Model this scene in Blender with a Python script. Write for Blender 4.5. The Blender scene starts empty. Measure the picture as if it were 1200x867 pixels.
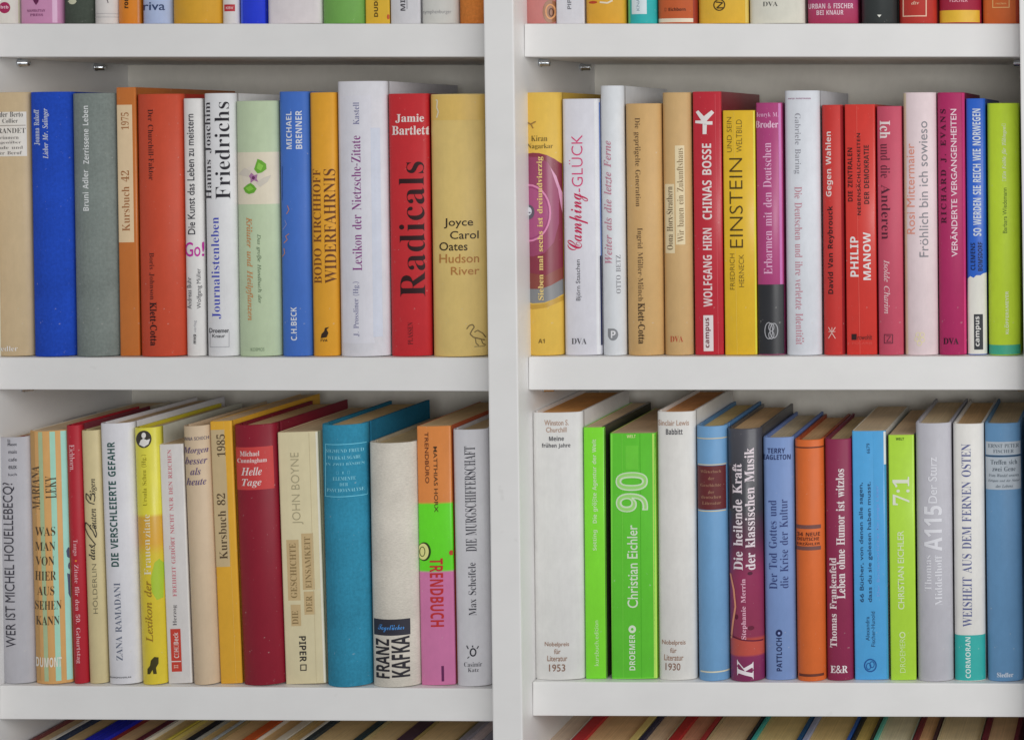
import bpy, bmesh, math, random
from mathutils import Vector
random.seed(7)
SC = bpy.context.scene
COL = SC.collection

# ------------------------------------------------------------------ camera, light, exposure
S = 1440.0            # measured pixels of the photograph per metre on the front plane of the shelves (Y = 0)
D = 1.5               # camera distance from that plane
VX, VY = 1350.0, 150.0
CZ = 1.3              # height of the camera
cam_d = bpy.data.cameras.new('camera')
cam_d.sensor_fit = 'HORIZONTAL'; cam_d.sensor_width = 36.0
cam_d.lens = S * D / 1200.0 * 36.0
cam_d.shift_x = (600.0 - VX) / 1200.0
cam_d.shift_y = (VY - 433.5) / 1200.0
cam_d.clip_start = 0.05; cam_d.clip_end = 60
cam = bpy.data.objects.new('camera', cam_d); COL.objects.link(cam)
cam.location = (0, -D, CZ); cam.rotation_euler = (math.radians(90), 0, 0)
SC.camera = cam

world = bpy.data.worlds.new('World'); SC.world = world; world.use_nodes = True
bgn = world.node_tree.nodes['Background']
bgn.inputs[0].default_value = (0.97, 0.985, 1.0, 1); bgn.inputs[1].default_value = 0.28

def area_lamp(name, loc, target, sx, sy, power, col):
    l = bpy.data.lights.new(name, 'AREA'); l.shape = 'RECTANGLE'; l.size = sx; l.size_y = sy
    l.energy = power; l.color = col
    o = bpy.data.objects.new(name, l); COL.objects.link(o); o.location = loc
    o.rotation_euler = (Vector(target) - Vector(loc)).to_track_quat('-Z', 'Y').to_euler()
    return o
area_lamp('window_light', (1.1, -1.6, 1.78), (-0.35, 0, 1.15), 1.6, 0.9, 21, (1.0, 0.992, 0.98))
area_lamp('fill_light', (0.42, -2.9, 1.30), (-0.5, 0, 1.2), 0.9, 0.5, 19, (1.0, 0.995, 0.985))  # added frontal fill lamp, brightens the back wall and gaps above the books

SC.view_settings.view_transform = 'Standard'; SC.view_settings.look = 'None'
SC.view_settings.exposure = 0.0; SC.view_settings.gamma = 1.0

# ------------------------------------------------------------------ helpers
def lin(c):
    if isinstance(c, str):
        c = tuple(int(c[i:i+2], 16) for i in (0, 2, 4))
    f = lambda v: (v/255/12.92) if v/255 <= 0.04045 else ((v/255+0.055)/1.055)**2.4
    return tuple(f(v) for v in c)
ALB = 0.72
def base(c, k=ALB):
    v = [q/k for q in lin(c)]; m = max(v)
    return tuple(q*min(1, 0.86/m) for q in v)

MATS = {}
def mat(c, kind='paper'):
    key = (c if isinstance(c, str) else tuple(map(tuple, c)), kind)
    if key in MATS: return MATS[key]
    m = bpy.data.materials.new(kind + '_print'); m.use_nodes = True
    nt = m.node_tree; N = nt.nodes; L = nt.links
    p = N['Principled BSDF']
    tc = N.new('ShaderNodeTexCoord')
    rough, spec, amt, bump = dict(paper=(0.50, 0.4, 0.07, 0.0), gloss=(0.36, 0.45, 0.07, 0.0), cloth=(0.85, 0.2, 0.22, 0.6),
        linen=(0.9, 0.15, 0.22, 0.6), ink=(0.5, 0.3, 0.03, 0.0), pages=(0.9, 0.1, 0.26, 0.6), laminate=(0.45, 0.35, 0.035, 0.12),
        board=(0.8, 0.2, 0.05, 0.1), metal=(0.22, 0.5, 0.02, 0.0))[kind]
    p.inputs['Roughness'].default_value = rough
    p.inputs['Specular IOR Level'].default_value = spec
    if kind == 'metal': p.inputs['Metallic'].default_value = 1.0
    if kind == 'gloss':
        p.inputs['Coat Weight'].default_value = 0.15; p.inputs['Coat Roughness'].default_value = 0.2
    if not isinstance(c, str):          # printed colour run along the height of the spine: [(metres, colour), ...]
        sep = N.new('ShaderNodeSeparateXYZ'); L.new(tc.outputs['Object'], sep.inputs[0])
        mr = N.new('ShaderNodeMapRange'); mr.inputs['From Max'].default_value = 0.25
        nz = N.new('ShaderNodeTexNoise'); nz.inputs['Scale'].default_value = 40
        L.new(tc.outputs['Object'], nz.inputs['Vector'])
        ma = N.new('ShaderNodeMath'); ma.operation = 'MULTIPLY_ADD'; ma.inputs[1].default_value = 0.0015
        L.new(nz.outputs['Fac'], ma.inputs[0]); L.new(sep.outputs['Z'], ma.inputs[2])
        L.new(ma.outputs[0], mr.inputs['Value'])
        cr = N.new('ShaderNodeValToRGB'); el = cr.color_ramp.elements
        while len(el) < len(c): el.new(0.5)
        for e, (z, cc) in zip(el, c):
            e.position = (z+0.00075)/0.25; e.color = (*base(cc), 1)
        L.new(mr.outputs[0], cr.inputs[0]); colsock = cr.outputs[0]
    else:
        rgb = N.new('ShaderNodeRGB'); rgb.outputs[0].default_value = (*base(c), 1); colsock = rgb.outputs[0]
    # fine unevenness of the colour (print, weave, page edges)
    mp = N.new('ShaderNodeMapping'); L.new(tc.outputs['Object'], mp.inputs[0])
    n1 = N.new('ShaderNodeTexNoise'); n1.inputs['Detail'].default_value = 6; n1.inputs['Roughness'].default_value = 0.65
    sc = {'linen': (420, 420, 1500), 'pages': (1700, 14, 40), 'cloth': (420, 420, 420), 'laminate': (14, 14, 30)}.get(kind, (160, 160, 90))
    mp.inputs['Scale'].default_value = sc
    n1.inputs['Scale'].default_value = 1.0
    L.new(mp.outputs[0], n1.inputs['Vector'])
    n2 = N.new('ShaderNodeTexNoise'); n2.inputs['Scale'].default_value = 26; n2.inputs['Detail'].default_value = 4
    L.new(tc.outputs['Object'], n2.inputs['Vector'])
    ad = N.new('ShaderNodeMath'); ad.operation = 'ADD'; L.new(n1.outputs['Fac'], ad.inputs[0]); L.new(n2.outputs['Fac'], ad.inputs[1])
    if kind in ('paper', 'gloss', 'cloth'):
        mp3 = N.new('ShaderNodeMapping'); mp3.inputs['Scale'].default_value = (650, 4, 9); L.new(tc.outputs['Object'], mp3.inputs[0])
        n3 = N.new('ShaderNodeTexNoise'); n3.inputs['Scale'].default_value = 1.0; n3.inputs['Detail'].default_value = 3; L.new(mp3.outputs[0], n3.inputs['Vector'])
        m3 = N.new('ShaderNodeMath'); m3.operation = 'MULTIPLY_ADD'; m3.inputs[1].default_value = 0.26; L.new(n3.outputs['Fac'], m3.inputs[0]); L.new(ad.outputs[0], m3.inputs[2])
        sb = N.new('ShaderNodeMath'); sb.operation = 'SUBTRACT'; sb.inputs[1].default_value = 0.13; L.new(m3.outputs[0], sb.inputs[0]); ad = sb
    m2 = N.new('ShaderNodeMapRange'); m2.inputs['From Min'].default_value = 0.6; m2.inputs['From Max'].default_value = 1.4
    m2.inputs['To Min'].default_value = 1-amt*1.2; m2.inputs['To Max'].default_value = 1+amt
    L.new(ad.outputs[0], m2.inputs['Value'])
    vm = N.new('ShaderNodeVectorMath'); vm.operation = 'SCALE'
    L.new(colsock, vm.inputs[0]); L.new(m2.outputs[0], vm.inputs['Scale'])
    if kind in ('paper', 'gloss', 'cloth', 'laminate'):   # rubbed specks and scuffs
        n4 = N.new('ShaderNodeTexNoise'); n4.inputs['Scale'].default_value = 330 if kind != 'laminate' else 60; n4.inputs['Detail'].default_value = 2; n4.inputs['Roughness'].default_value = 0.7
        L.new(tc.outputs['Object'], n4.inputs['Vector'])
        m4 = N.new('ShaderNodeMapRange'); m4.inputs['From Min'].default_value = 0.70; m4.inputs['From Max'].default_value = 0.78; m4.inputs['To Max'].default_value = 0.35 if kind != 'laminate' else 0.12
        L.new(n4.outputs['Fac'], m4.inputs['Value'])
        mx = N.new('ShaderNodeMix'); mx.data_type = 'RGBA'; L.new(m4.outputs[0], mx.inputs['Factor']); L.new(vm.outputs[0], mx.inputs['A'])
        mx.inputs['B'].default_value = (0.72, 0.69, 0.64, 1) if kind != 'laminate' else (0.3, 0.28, 0.25, 1)
        L.new(mx.outputs['Result'], p.inputs['Base Color'])
    else:
        L.new(vm.outputs[0], p.inputs['Base Color'])
    r2 = N.new('ShaderNodeMapRange'); r2.inputs['To Min'].default_value = rough-0.07; r2.inputs['To Max'].default_value = min(1, rough+0.09)
    L.new(n2.outputs['Fac'], r2.inputs['Value']); L.new(r2.outputs[0], p.inputs['Roughness'])
    if bump:
        b = N.new('ShaderNodeBump'); b.inputs['Strength'].default_value = bump; b.inputs['Distance'].default_value = 0.0003
        L.new(n1.outputs['Fac'], b.inputs['Height']); L.new(b.outputs[0], p.inputs['Normal'])
    MATS[key] = m
    return m

def link(name, me, parent=None):
    o = bpy.data.objects.new(name, me); COL.objects.link(o)
    if parent: o.parent = parent
    return o

def mesh_obj(name, verts, faces, m, parent=None, bevel=0, smooth=False):
    me = bpy.data.meshes.new(name)
    bm = bmesh.new()
    vs = [bm.verts.new(v) for v in verts]
    for f in faces:
        try: bm.faces.new([vs[i] for i in f])
        except ValueError: pass
    if bevel:
        bmesh.ops.bevel(bm, geom=bm.edges[:], offset=bevel, segments=2, profile=0.6, affect='EDGES')
    bmesh.ops.recalc_face_normals(bm, faces=bm.faces)
    bm.to_mesh(me); bm.free()
    me.materials.append(m)
    if smooth:
        for p in me.polygons: p.use_smooth = True
    return link(name, me, parent)

BOXF = [(0,1,2,3), (7,6,5,4), (0,4,5,1), (1,5,6,2), (2,6,7,3), (3,7,4,0)]
def boxv(x0, x1, y0, y1, z0, z1):
    return [(x0,y0,z0), (x1,y0,z0), (x1,y1,z0), (x0,y1,z0), (x0,y0,z1), (x1,y0,z1), (x1,y1,z1), (x0,y1,z1)]
def box(name, x0, x1, y0, y1, z0, z1, m, parent=None, bevel=0.0004):
    return mesh_obj(name, boxv(x0, x1, y0, y1, z0, z1), BOXF, m, parent, bevel)

def prism(name, outline, z0, z1, m, parent, inset=0.0, smooth=False):
    """closed outline (x, y) extruded upwards"""
    n = len(outline); v = []; f = []
    for z in (z0, z1): v += [(x, y, z) for x, y in outline]
    for i in range(n):
        j = (i+1) % n; f.append((i, j, n+j, n+i))
    f.append(tuple(range(n))[::-1]); f.append(tuple(range(n, 2*n)))
    return mesh_obj(name, v, f, m, parent, 0, smooth)

# ------------------------------------------------------------------ lettering: glyph outlines become flat print on the spine
def _tr(s, A, a, d=None):
    r = ''
    for ch in s:
        if 'A' <= ch <= 'Z': r += chr(A+ord(ch)-65)
        elif 'a' <= ch <= 'z':
            r += '\u210e' if (a == 0x1d44e and ch == 'h') else chr(a+ord(ch)-97)
        elif d and '0' <= ch <= '9': r += chr(d+ord(ch)-48)
        else: r += ch
    return r
STY = {'sans': (None, 0), 'sansm': (None, 0.008), 'sansl': (None, -0.010), 'sansb': ((0x1d5d4, 0x1d5ee, 0x1d7ec), 0), 'sansx': ((0x1d5d4, 0x1d5ee, 0x1d7ec), 0.004), 'sansi': ((0x1d5d4, 0x1d5ee, 0x1d7ec), -0.022),
       'serifb': ((0x1d400, 0x1d41a, 0x1d7ce), 0.004), 'serif': ((0x1d400, 0x1d41a, 0x1d7ce), -0.006),
       'ital': ((0x1d434, 0x1d44e, None), 0.006), 'itab': ((0x1d468, 0x1d482, 0x1d7ce), 0), 'script': ((0x1d4d0, 0x1d4ea, None), 0)}
GL = {}
try:      # Blender's own bundled mathematical font has upright, italic and script letters; without it the built-in fallback finds the same glyphs, only slower
    import os
    FONT = bpy.data.fonts.load(os.path.join(bpy.utils.system_resource('DATAFILES'), 'fonts', 'NotoSansMath-Regular.woff2'))
except Exception:
    FONT = None
CHARS = 'ABCDEFGHIJKLMNOPQRSTUVWXYZabcdefghijklmnopqrstuvwxyz0123456789.,:!?&-/()+äöüÄÖÜß»«—·◂'
UM = {'ä': 'a', 'ö': 'o', 'ü': 'u', 'Ä': 'A', 'Ö': 'O', 'Ü': 'U'}
def load_style(sty):
    """all glyph outlines of one style from a single text object, one glyph per line (alone, then followed by I to find its advance)"""
    mp, off = STY[sty]
    gl = []
    for ch in CHARS:
        g = _tr(UM.get(ch, ch), *mp) if mp else ch
        if mp and ch == 'ß': g = '\u03b2'
        gl.append(g)
    lines = ['I'] + gl + [g+'I' for g in gl]
    c = bpy.data.curves.new('glyph', 'FONT')
    if mp and FONT: c.font = FONT
    c.body = '\n'.join(lines); c.offset = off; c.resolution_u = 3; c.fill_mode = 'FRONT'; c.space_line = 3.0
    o = bpy.data.objects.new('glyph', c); me = bpy.data.meshes.new_from_object(o)
    co = [(p.co.x, p.co.y) for p in me.vertices]; polys = [tuple(p.vertices) for p in me.polygons]
    bpy.data.objects.remove(o); bpy.data.curves.remove(c); bpy.data.meshes.remove(me)
    buck = [([], [], {}) for _ in lines]
    for f in polys:
        y = sum(co[i][1] for i in f)/len(f); k = int(round((0.35-y)/3.0))
        V, F, M = buck[k]; q = []
        for i in f:
            if i not in M: M[i] = len(V); V.append((co[i][0], co[i][1]+3.0*k))
            q.append(M[i])
        F.append(tuple(q))
    im = max(x for x, y in buck[0][0]); n = len(gl)
    for j, ch in enumerate(CHARS):
        v, f, _ = buck[1+j]
        if not v: continue
        adv = max(x for x, y in buck[1+n+j][0]) - im
        if mp and ch in UM:
            v = list(v); f = list(f)
            cx = (min(x for x, y in v)+max(x for x, y in v))/2; ty = max(y for x, y in v)+0.13
            for sx in (-0.11, 0.11):
                m = len(v); v += [(cx+sx+0.06*math.cos(a*math.pi/4), ty+0.06*math.sin(a*math.pi/4)) for a in range(8)]
                f.append(tuple(range(m, m+8)))
        GL[(sty, ch)] = (v, f, adv)
    GL[(sty, ' ')] = ([], [], 0.27)
def glyph(sty, ch):
    if (sty, ' ') not in GL: load_style(sty)
    return GL.get((sty, ch), ([], [], 0.27))
def text_mesh(s, sty, track=0.0):
    V = []; F = []; x = 0
    for ch in s:
        v, f, a = glyph(sty, ch)
        n = len(V); V += [(p[0]+x, p[1]) for p in v]; F += [tuple(i+n for i in q) for q in f]
        x += a + track
    return V, F

# ------------------------------------------------------------------ the books
class Book: pass
def lighter(c, k=1.6):
    v = [int(c[i:i+2], 16) for i in (0, 2, 4)]; g = sum(v)/3
    v = [(q*0.74+g*0.26)*w for q, w in zip(v, (1.04, 0.985, 0.95))]; k = min(k, 240/max(v))
    return ''.join('%02x' % int(q*k) for q in v)
def fy(px, Y): return (px-VX)/S*(D+Y)/D
BASEY = {}
def make_book(xl, xr, yb, yt, col, kind='jacket', label='', group='', deco=(), side=None, page='cfc3a4', bulge=None,
              depth=0.138, lean=None, yaw=0.0, Y0=0.004, tl=None, tr=None, coll=None, band=None, fin=None, head=None, rightcol=None):
    """xl..xr, yb, yt: spine edges at its foot, foot and head as measured in the photograph (pixels)"""
    B = Book()
    w0 = (xr-xl)/S
    b = {'hard': 0.0035, 'jacket': 0.003, 'paper': 0.0005}[kind] if bulge is None else bulge
    b = min(b*1.4, w0*0.24)
    Y0 = (0.0095 if yb < 600 else 0.008) - b + random.uniform(-0.0007, 0.0007)   # shoulders of the spines in line
    if lean is None: lean = 0.0165 - 0.007*(xl/1200.0) if yb > 600 else 0.017 - 0.0095*(xl/1200.0)
    k = (D+Y0)/D
    kb = (D+Y0+b)/D
    w = (xr-xl)/S*kb; cx = ((xl+xr)/2-VX)/S*kb
    zb = zfloor(yb, (xl+xr)/2)
    top = CZ + (VY-yt)/S*k
    H = top - zb
    t = {'hard': 0.0024, 'jacket': 0.0021, 'paper': 0.0004}[kind]
    tl_ = t if tl is None else tl/S; tr_ = t if tr is None else tr/S
    rc = min(0.0034, w*0.14) if kind != 'paper' else 0.0010
    fin = fin or {'hard': 'cloth', 'jacket': 'paper', 'paper': 'gloss'}[kind]
    root = bpy.data.objects.new('book', None); COL.objects.link(root); root.empty_display_size = 0.02
    root.location = (cx, Y0, zb + w/2*abs(lean) + 0.0002)
    root.rotation_euler = (0, -lean, -yaw)
    root['label'] = label; root['category'] = 'book'; root['group'] = group
    hw = w/2 - 0.00015
    def sy(u):
        q = b*(u/hw)**2
        d = rc-(hw-abs(u))
        if d > 0: q += rc-math.sqrt(max(0, rc*rc-d*d))
        return q
    # spine: outer profile from left to right, with short returns and (cloth cases) a joint groove
    us = [hw*math.cos(math.pi*(1-i/22.0)) for i in range(23)]
    us = [(-hw if i == 0 else hw if i == 22 else u) for i, u in enumerate(us)]
    hin = sy(hw)+ (0.004 if kind != 'paper' else 0.002)
    outer = [(u, sy(u)) for u in us]
    if kind == 'hard':
        g = 0.0009; gl = 0.004
        rt = [(hw, hin), (hw-g, hin+0.001), (hw-g, hin+gl)]
        lf = [(-hw+g, hin+gl), (-hw+g, hin+0.001), (-hw, hin)]
        ti = min(t, 0.0015)
        inn = [(hw-g-0.0008, hin+gl), (hw-0.0026, hin+0.0005)]
        inl = [(-hw+0.0026, hin+0.0005), (-hw+g+0.0008, hin+gl)]
        bs = hin+gl
    else:
        ti = min(t, 0.0009); rt = [(hw, hin)]; lf = [(-hw, hin)]
        inn = [(hw-ti, hin)]; inl = [(-hw+ti, hin)]; bs = hin
    ui = [u for u in us if abs(u) < hw-max(ti, 0.0004)-0.0003]
    inner = [(u, sy(u)+ti) for u in ui]
    outline = outer + rt + inn + inner[::-1] + inl + lf
    # foot and head edges drawn in very slightly
    n = len(outline); rings = []
    e = 0.0005
    nf = len(outer)
    for z, ins in ((0, e*0.7), (e, 0), (H-e, 0), (H, e*0.7)):
        rings.append([(x*(1-ins/w), y+ins if i < nf else y, z) for i, (x, y) in enumerate(outline)])
    V = [p for r in rings for p in r]; F = []
    for r in range(3):
        for i in range(n):
            j = (i+1) % n; F.append((r*n+i, r*n+j, (r+1)*n+j, (r+1)*n+i))
    F.append(tuple(range(n))[::-1]); F.append(tuple(range(3*n, 4*n)))
    scol = mat(col, fin)
    sp = mesh_obj('spine', V, F, scol, root)
    for p in sp.data.polygons: p.use_smooth = abs(p.normal.z) < 0.5
    # boards
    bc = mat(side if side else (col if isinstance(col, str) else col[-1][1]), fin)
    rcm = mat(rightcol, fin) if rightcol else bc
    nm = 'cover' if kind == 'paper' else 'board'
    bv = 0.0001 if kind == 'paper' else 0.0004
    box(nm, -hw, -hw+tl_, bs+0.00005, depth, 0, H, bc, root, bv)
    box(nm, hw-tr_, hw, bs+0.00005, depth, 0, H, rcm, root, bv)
    # page block
    ins = 0.0003 if kind == 'paper' else 0.0030
    pl, pr = -hw+tl_+0.0001, hw-tr_-0.0001
    if pr-pl > 0.001:
        if kind == 'paper': front = [(pl, sy(hw)+0.0012), (pr, sy(hw)+0.0012)] if False else None
        pu = [pl+(pr-pl)*i/10.0 for i in range(11)]
        po = [(u, sy(max(-hw+rc, min(hw-rc, u)))+ti+0.0006+(0.0 if kind != 'hard' else 0.001)) for u in pu]
        po = po + [(pr, depth-0.003), (pl, depth-0.003)]
        # page block head slightly waved, page edges as fine relief in the material
        pb = prism('page_block', po, ins*0.6, H-ins, mat(lighter(page), 'pages'), root)
        if kind != 'paper' and w > 0.012:
            hb = [(u*0.97, y-0.0004) for u, y in po[1:10]]
            hb2 = [(u, y+0.0014) for u, y in hb][::-1]
            prism('headband', hb+hb2, H-ins, H-ins+0.0012, mat(head or 'd8cfb8', 'cloth'), root)
    # printed matter
    def uv(px, py):
        v = (yb-py)/S*k
        u = (px-VX)/S*k - cx + lean*v
        for _ in range(3):
            kk = (D+Y0+b*min(1, (u/hw)**2))/D; u = (px-VX)/S*kk - cx + lean*v
        return (u, v)
    def decal(name, verts, faces, m, layer, parent=root, px=True, lab=None):
        bm = bmesh.new()
        vs = [bm.verts.new((p[0], p[1], 0)) for p in ([uv(*q) for q in verts] if px else verts)]
        for f in faces:
            try: bm.faces.new([vs[i] for i in f])
            except ValueError: pass
        xs = [q.co.x for q in vs]
        if not xs: bm.free(); return None
        lim = hw-0.00005
        for sgn in (1, -1):   # nothing prints past the edge of the spine
            if (max(xs) > lim) if sgn > 0 else (min(xs) < -lim):
                bmesh.ops.bisect_plane(bm, geom=bm.verts[:]+bm.edges[:]+bm.faces[:], plane_co=(sgn*lim, 0, 0), plane_no=(sgn, 0, 0), clear_outer=True)
        ys = [q.co.y for q in bm.verts]
        if not ys: bm.free(); return None
        for sgn, edge, hit in ((1, H-0.0006, max(ys) > H-0.0006), (-1, 0.0006, min(ys) < 0.0006)):
            if hit: bmesh.ops.bisect_plane(bm, geom=bm.verts[:]+bm.edges[:]+bm.faces[:], plane_co=(0, edge, 0), plane_no=(0, sgn, 0), clear_outer=True)
        if not bm.faces: bm.free(); return None
        xs = [q.co.x for q in bm.verts]
        if b > 0.0006 or max(xs) > hw-rc or min(xs) < -hw+rc:
            for u in us[1:-1]:
                if min(xs)+1e-5 < u < max(xs)-1e-5:
                    bmesh.ops.bisect_plane(bm, geom=bm.verts[:]+bm.edges[:]+bm.faces[:], plane_co=(u, 0, 0), plane_no=(1, 0, 0))
        bmesh.ops.recalc_face_normals(bm, faces=bm.faces)
        off = 0.00010*layer
        for q in bm.verts:
            u, v = q.co.x, q.co.y
            a = 2*b*u/(hw*hw); l = math.hypot(a, 1)
            q.co = (u+off*a/l*0.5, sy(u)-off/l, v)
        for fc in bm.faces:
            fc.normal_update()
            if fc.normal.y > 0: fc.normal_flip()
            fc.smooth = True
        me = bpy.data.meshes.new(name); bm.to_mesh(me); bm.free(); me.materials.append(m)
        o = link(name, me, parent)
        if lab: o['label'] = lab
        return o
    panel = None
    for d in deco:
        K = d[0]; o = d[-1] if isinstance(d[-1], dict) else {}
        if K in 'TUD':     # text: level, reading up, reading down
            _, s, sty, x0, y0, x1, y1, c = d[:8]
            V, F = text_mesh(s, sty, o.get('track', 0))
            if not V: continue
            a0, a1 = min(p[0] for p in V), max(p[0] for p in V); c0, c1 = min(p[1] for p in V), max(p[1] for p in V)
            P = []
            for x, y in V:
                s_ = (x-a0)/(a1-a0); t_ = (y-c0)/(c1-c0)
                if K == 'T': P.append((x0+(x1-x0)*s_, y1+(y0-y1)*t_))
                elif K == 'U': P.append((x1+(x0-x1)*t_, y1+(y0-y1)*s_))
                else: P.append((x0+(x1-x0)*t_, y0+(y1-y0)*s_))
            if K != 'T':   # follow the lean of the spine
                ym = (y0+y1)/2; P = [(x+lean*(y-ym), y) for x, y in P]
            decal('lettering', P, F, mat(c, 'ink'), o.get('lay', 3), panel if (o.get('on') and panel) else root)
        elif K == 'R':
            _, x0, y0, x1, y1, c = d[:6]
            ym = (y0+y1)/2; q = [(x+lean*(y-ym), y) for x, y in ((x0, y1), (x1, y1), (x1, y0), (x0, y0))]
            r = decal(o.get('n', 'printed_band'), q, [(0, 1, 2, 3)], mat(c, o.get('f', fin)), o.get('lay', 1), lab=o.get('lab'))
            if o.get('panel'): panel = r
        elif K == 'F':     # thin frame line
            _, x0, y0, x1, y1, tw, c = d[:7]
            v = []; f = []
            for a, b_, c_, d_ in ((x0, y0, x1, y0+tw), (x0, y1-tw, x1, y1), (x0, y0+tw, x0+tw, y1-tw), (x1-tw, y0+tw, x1, y1-tw)):
                i = len(v); v += [(a, d_), (c_, d_), (c_, b_), (a, b_)]; f.append((i, i+1, i+2, i+3))
            decal('printed_frame', v, f, mat(c, 'ink'), o.get('lay', 3))
        elif K == 'E':
            _, ex, ey, rx, ry, c = d[:6]
            a = [(ex+rx*math.cos(i*math.pi/14), ey+ry*math.sin(i*math.pi/14)) for i in range(28)]
            decal(o.get('n', 'printed_emblem'), a, [tuple(range(28))], mat(c, o.get('f', 'ink')), o.get('lay', 2))
        elif K == 'O':     # ring
            _, ex, ey, rx, ry, tw, c = d[:7]
            a = [(ex+rx*math.cos(i*math.pi/14), ey+ry*math.sin(i*math.pi/14)) for i in range(28)]
            a += [(ex+(rx-tw)*math.cos(i*math.pi/14), ey+(ry-tw)*math.sin(i*math.pi/14)) for i in range(28)]
            decal('printed_emblem', a, [(i, (i+1) % 28, 28+(i+1) % 28, 28+i) for i in range(28)], mat(c, 'ink'), o.get('lay', 3))
        elif K == 'P':
            _, pts, c = d[:3]
            decal(o.get('n', 'printed_emblem'), pts, [tuple(range(len(pts)))], mat(c, o.get('f', 'ink')), o.get('lay', 3))
        elif K == 'L':     # drawn line with width
            _, pts, tw, c = d[:4]
            v = []; f = []
            for i in range(len(pts)-1):
                (ax, ay), (bx, by) = pts[i], pts[i+1]; l = math.hypot(bx-ax, by-ay) or 1; nx, ny = -(by-ay)/l*tw/2, (bx-ax)/l*tw/2
                q = len(v); v += [(ax+nx, ay+ny), (bx+nx, by+ny), (bx-nx, by-ny), (ax-nx, ay-ny)]; f.append((q, q+1, q+2, q+3))
            decal('printed_emblem', v, f, mat(c, 'ink'), o.get('lay', 4) if o else 4)
    if band:               # reading ribbon lying over the page block
        c, u0 = band
        v = []; f = []
        for i in range(9):
            y = 0.004+i*0.007; x = u0+0.002*math.sin(i*0.9)+i*0.0008; z = H-ins+0.0004+0.0022*math.exp(-((i-1.5)**2)/1.4)
            v += [(x, y, z), (x+0.004, y, z+0.0003)]
            if i: f.append((2*i-2, 2*i-1, 2*i+1, 2*i))
        mesh_obj('ribbon', v, f, mat(c, 'cloth'), root)
    B.root = root; B.H = H; B.w = w
    return B

# ------------------------------------------------------------------ the bookcase
WHITE = mat('c9c8c6', 'laminate'); MATS.clear()
WHITE = mat('d2d1d0', 'laminate')
BACK = mat('ccc9c1', 'board')
PIN = mat('c8cdd2', 'metal')
Zp = lambda py: CZ + (VY-py)/S
Xp = lambda px: (px-VX)/S
shelf_tops = {0: [(28, 28), (419, 419), (803, 806.5), (1190, 1190)], 1: [(28, 28), (418, 417.5), (798.5, 800.5), (1190, 1190)]}
shelf_bots = {0: [(67, 67), (456.5, 458.5), (842.5, 845), (1228, 1228)], 1: [(67, 67), (457, 457), (838.5, 840), (1228, 1228)]}
spans = {0: (-11, 579.0), 1: (614.0, 1197.0)}
LEAN = 0.0127
def zfloor(yb, xc):
    """top of the shelf a book stands on"""
    bay = 0 if xc < 600 else 1
    best = min(shelf_tops[bay], key=lambda a: abs(a[0]-yb))
    x0, x1 = spans[bay]; t = (xc-x0)/(x1-x0)
    return Zp(best[0]+(best[1]-best[0])*t)

case = bpy.data.objects.new('bookcase', None); COL.objects.link(case)
case.location = (Xp(596), 0.08, Zp(1260))
case['label'] = 'white laminate bookcase with two bays of books, its upright between them'; case['category'] = 'bookcase'
def cpart(o):
    o.parent = case; o.matrix_parent_inverse = case.matrix_basis.inverted() if False else o.matrix_parent_inverse
    o.location = tuple(a-b for a, b in zip(o.location, case.location)); return o
YF, YB = -0.024, 0.19
YBB = {0: 0.201, 1: 0.19}
z0, z1 = Zp(1262), Zp(-390)
def panel(x0, x1):
    """upright, leaning to the left by LEAN; x given at photograph height 48"""
    zr = Zp(48); v = boxv(x0, x1, YF, 0.2045, z0, z1)
    v = [(x-(z-zr)*LEAN, y, z) for x, y, z in v]
    return cpart(mesh_obj('side_panel', v, BOXF, WHITE, None, 0.0012))
panel(Xp(-11)-0.024, Xp(-11)); panel(Xp(579.5), Xp(614)); panel(Xp(1197.5), Xp(1197.5)+0.024)
for bay in (0, 1):
    x0, x1 = spans[bay]
    YB = YBB[bay]; v = boxv(Xp(x0)-0.008, Xp(x1)+0.008, YB, YB+0.003, z0, z1)
    v = [(x-(z-Zp(48))*LEAN, y, z) for x, y, z in v]
    cpart(mesh_obj('back_panel', v, BOXF, BACK, None, 0.0))
    for i in range(5):
        if i == 4: ta = (-350, -350); ba = (-311, -311)
        else: ta = shelf_tops[bay][i]; ba = shelf_bots[bay][i]
        sh = (ta[0]-48)*LEAN
        g = 0.6
        a, b = Xp(x0+sh+g), Xp(x1+sh-g)
        v = [(a, 0, Zp(ba[0])), (b, 0, Zp(ba[1])), (b, YB-0.0005, Zp(ba[1])), (a, YB-0.0005, Zp(ba[0])),
             (a, 0, Zp(ta[0])), (b, 0, Zp(ta[1])), (b, YB-0.0005, Zp(ta[1])), (a, YB-0.0005, Zp(ta[0]))]
        cpart(mesh_obj('shelf', v, BOXF, WHITE, None, 0.0011))
        # shelf pins, two at each end
        for side in (0, 1):
            xe = Xp((x0 if side == 0 else x1)+(ba[side]-48)*LEAN); sg = 1 if side == 0 else -1
            for yy in (0.036, 0.147):
                r = 0.0034; n = 14; V = []; F = []
                zc = Zp(ba[side])-r-0.0002
                prof = [(-0.001, 0.0026), (0.0006, 0.0026), (0.0008, 0.0034), (0.0020, 0.0034), (0.0022, 0.0028), (0.0088, 0.0028), (0.0094, 0.0022), (0.0095, 0.0)]
                for px_, rr in prof:
                    V += [(xe+sg*px_, yy+rr*math.cos(q*2*math.pi/n), zc+rr*math.sin(q*2*math.pi/n)) if rr else (xe+sg*px_, yy, zc) for q in range(n)]
                for a_ in range(len(prof)-1):
                    for q in range(n):
                        F.append((a_*n+q, a_*n+(q+1) % n, (a_+1)*n+(q+1) % n, (a_+1)*n+q))
                cpart(mesh_obj('shelf_pin', V, F, PIN, None, 0, True))

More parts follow.
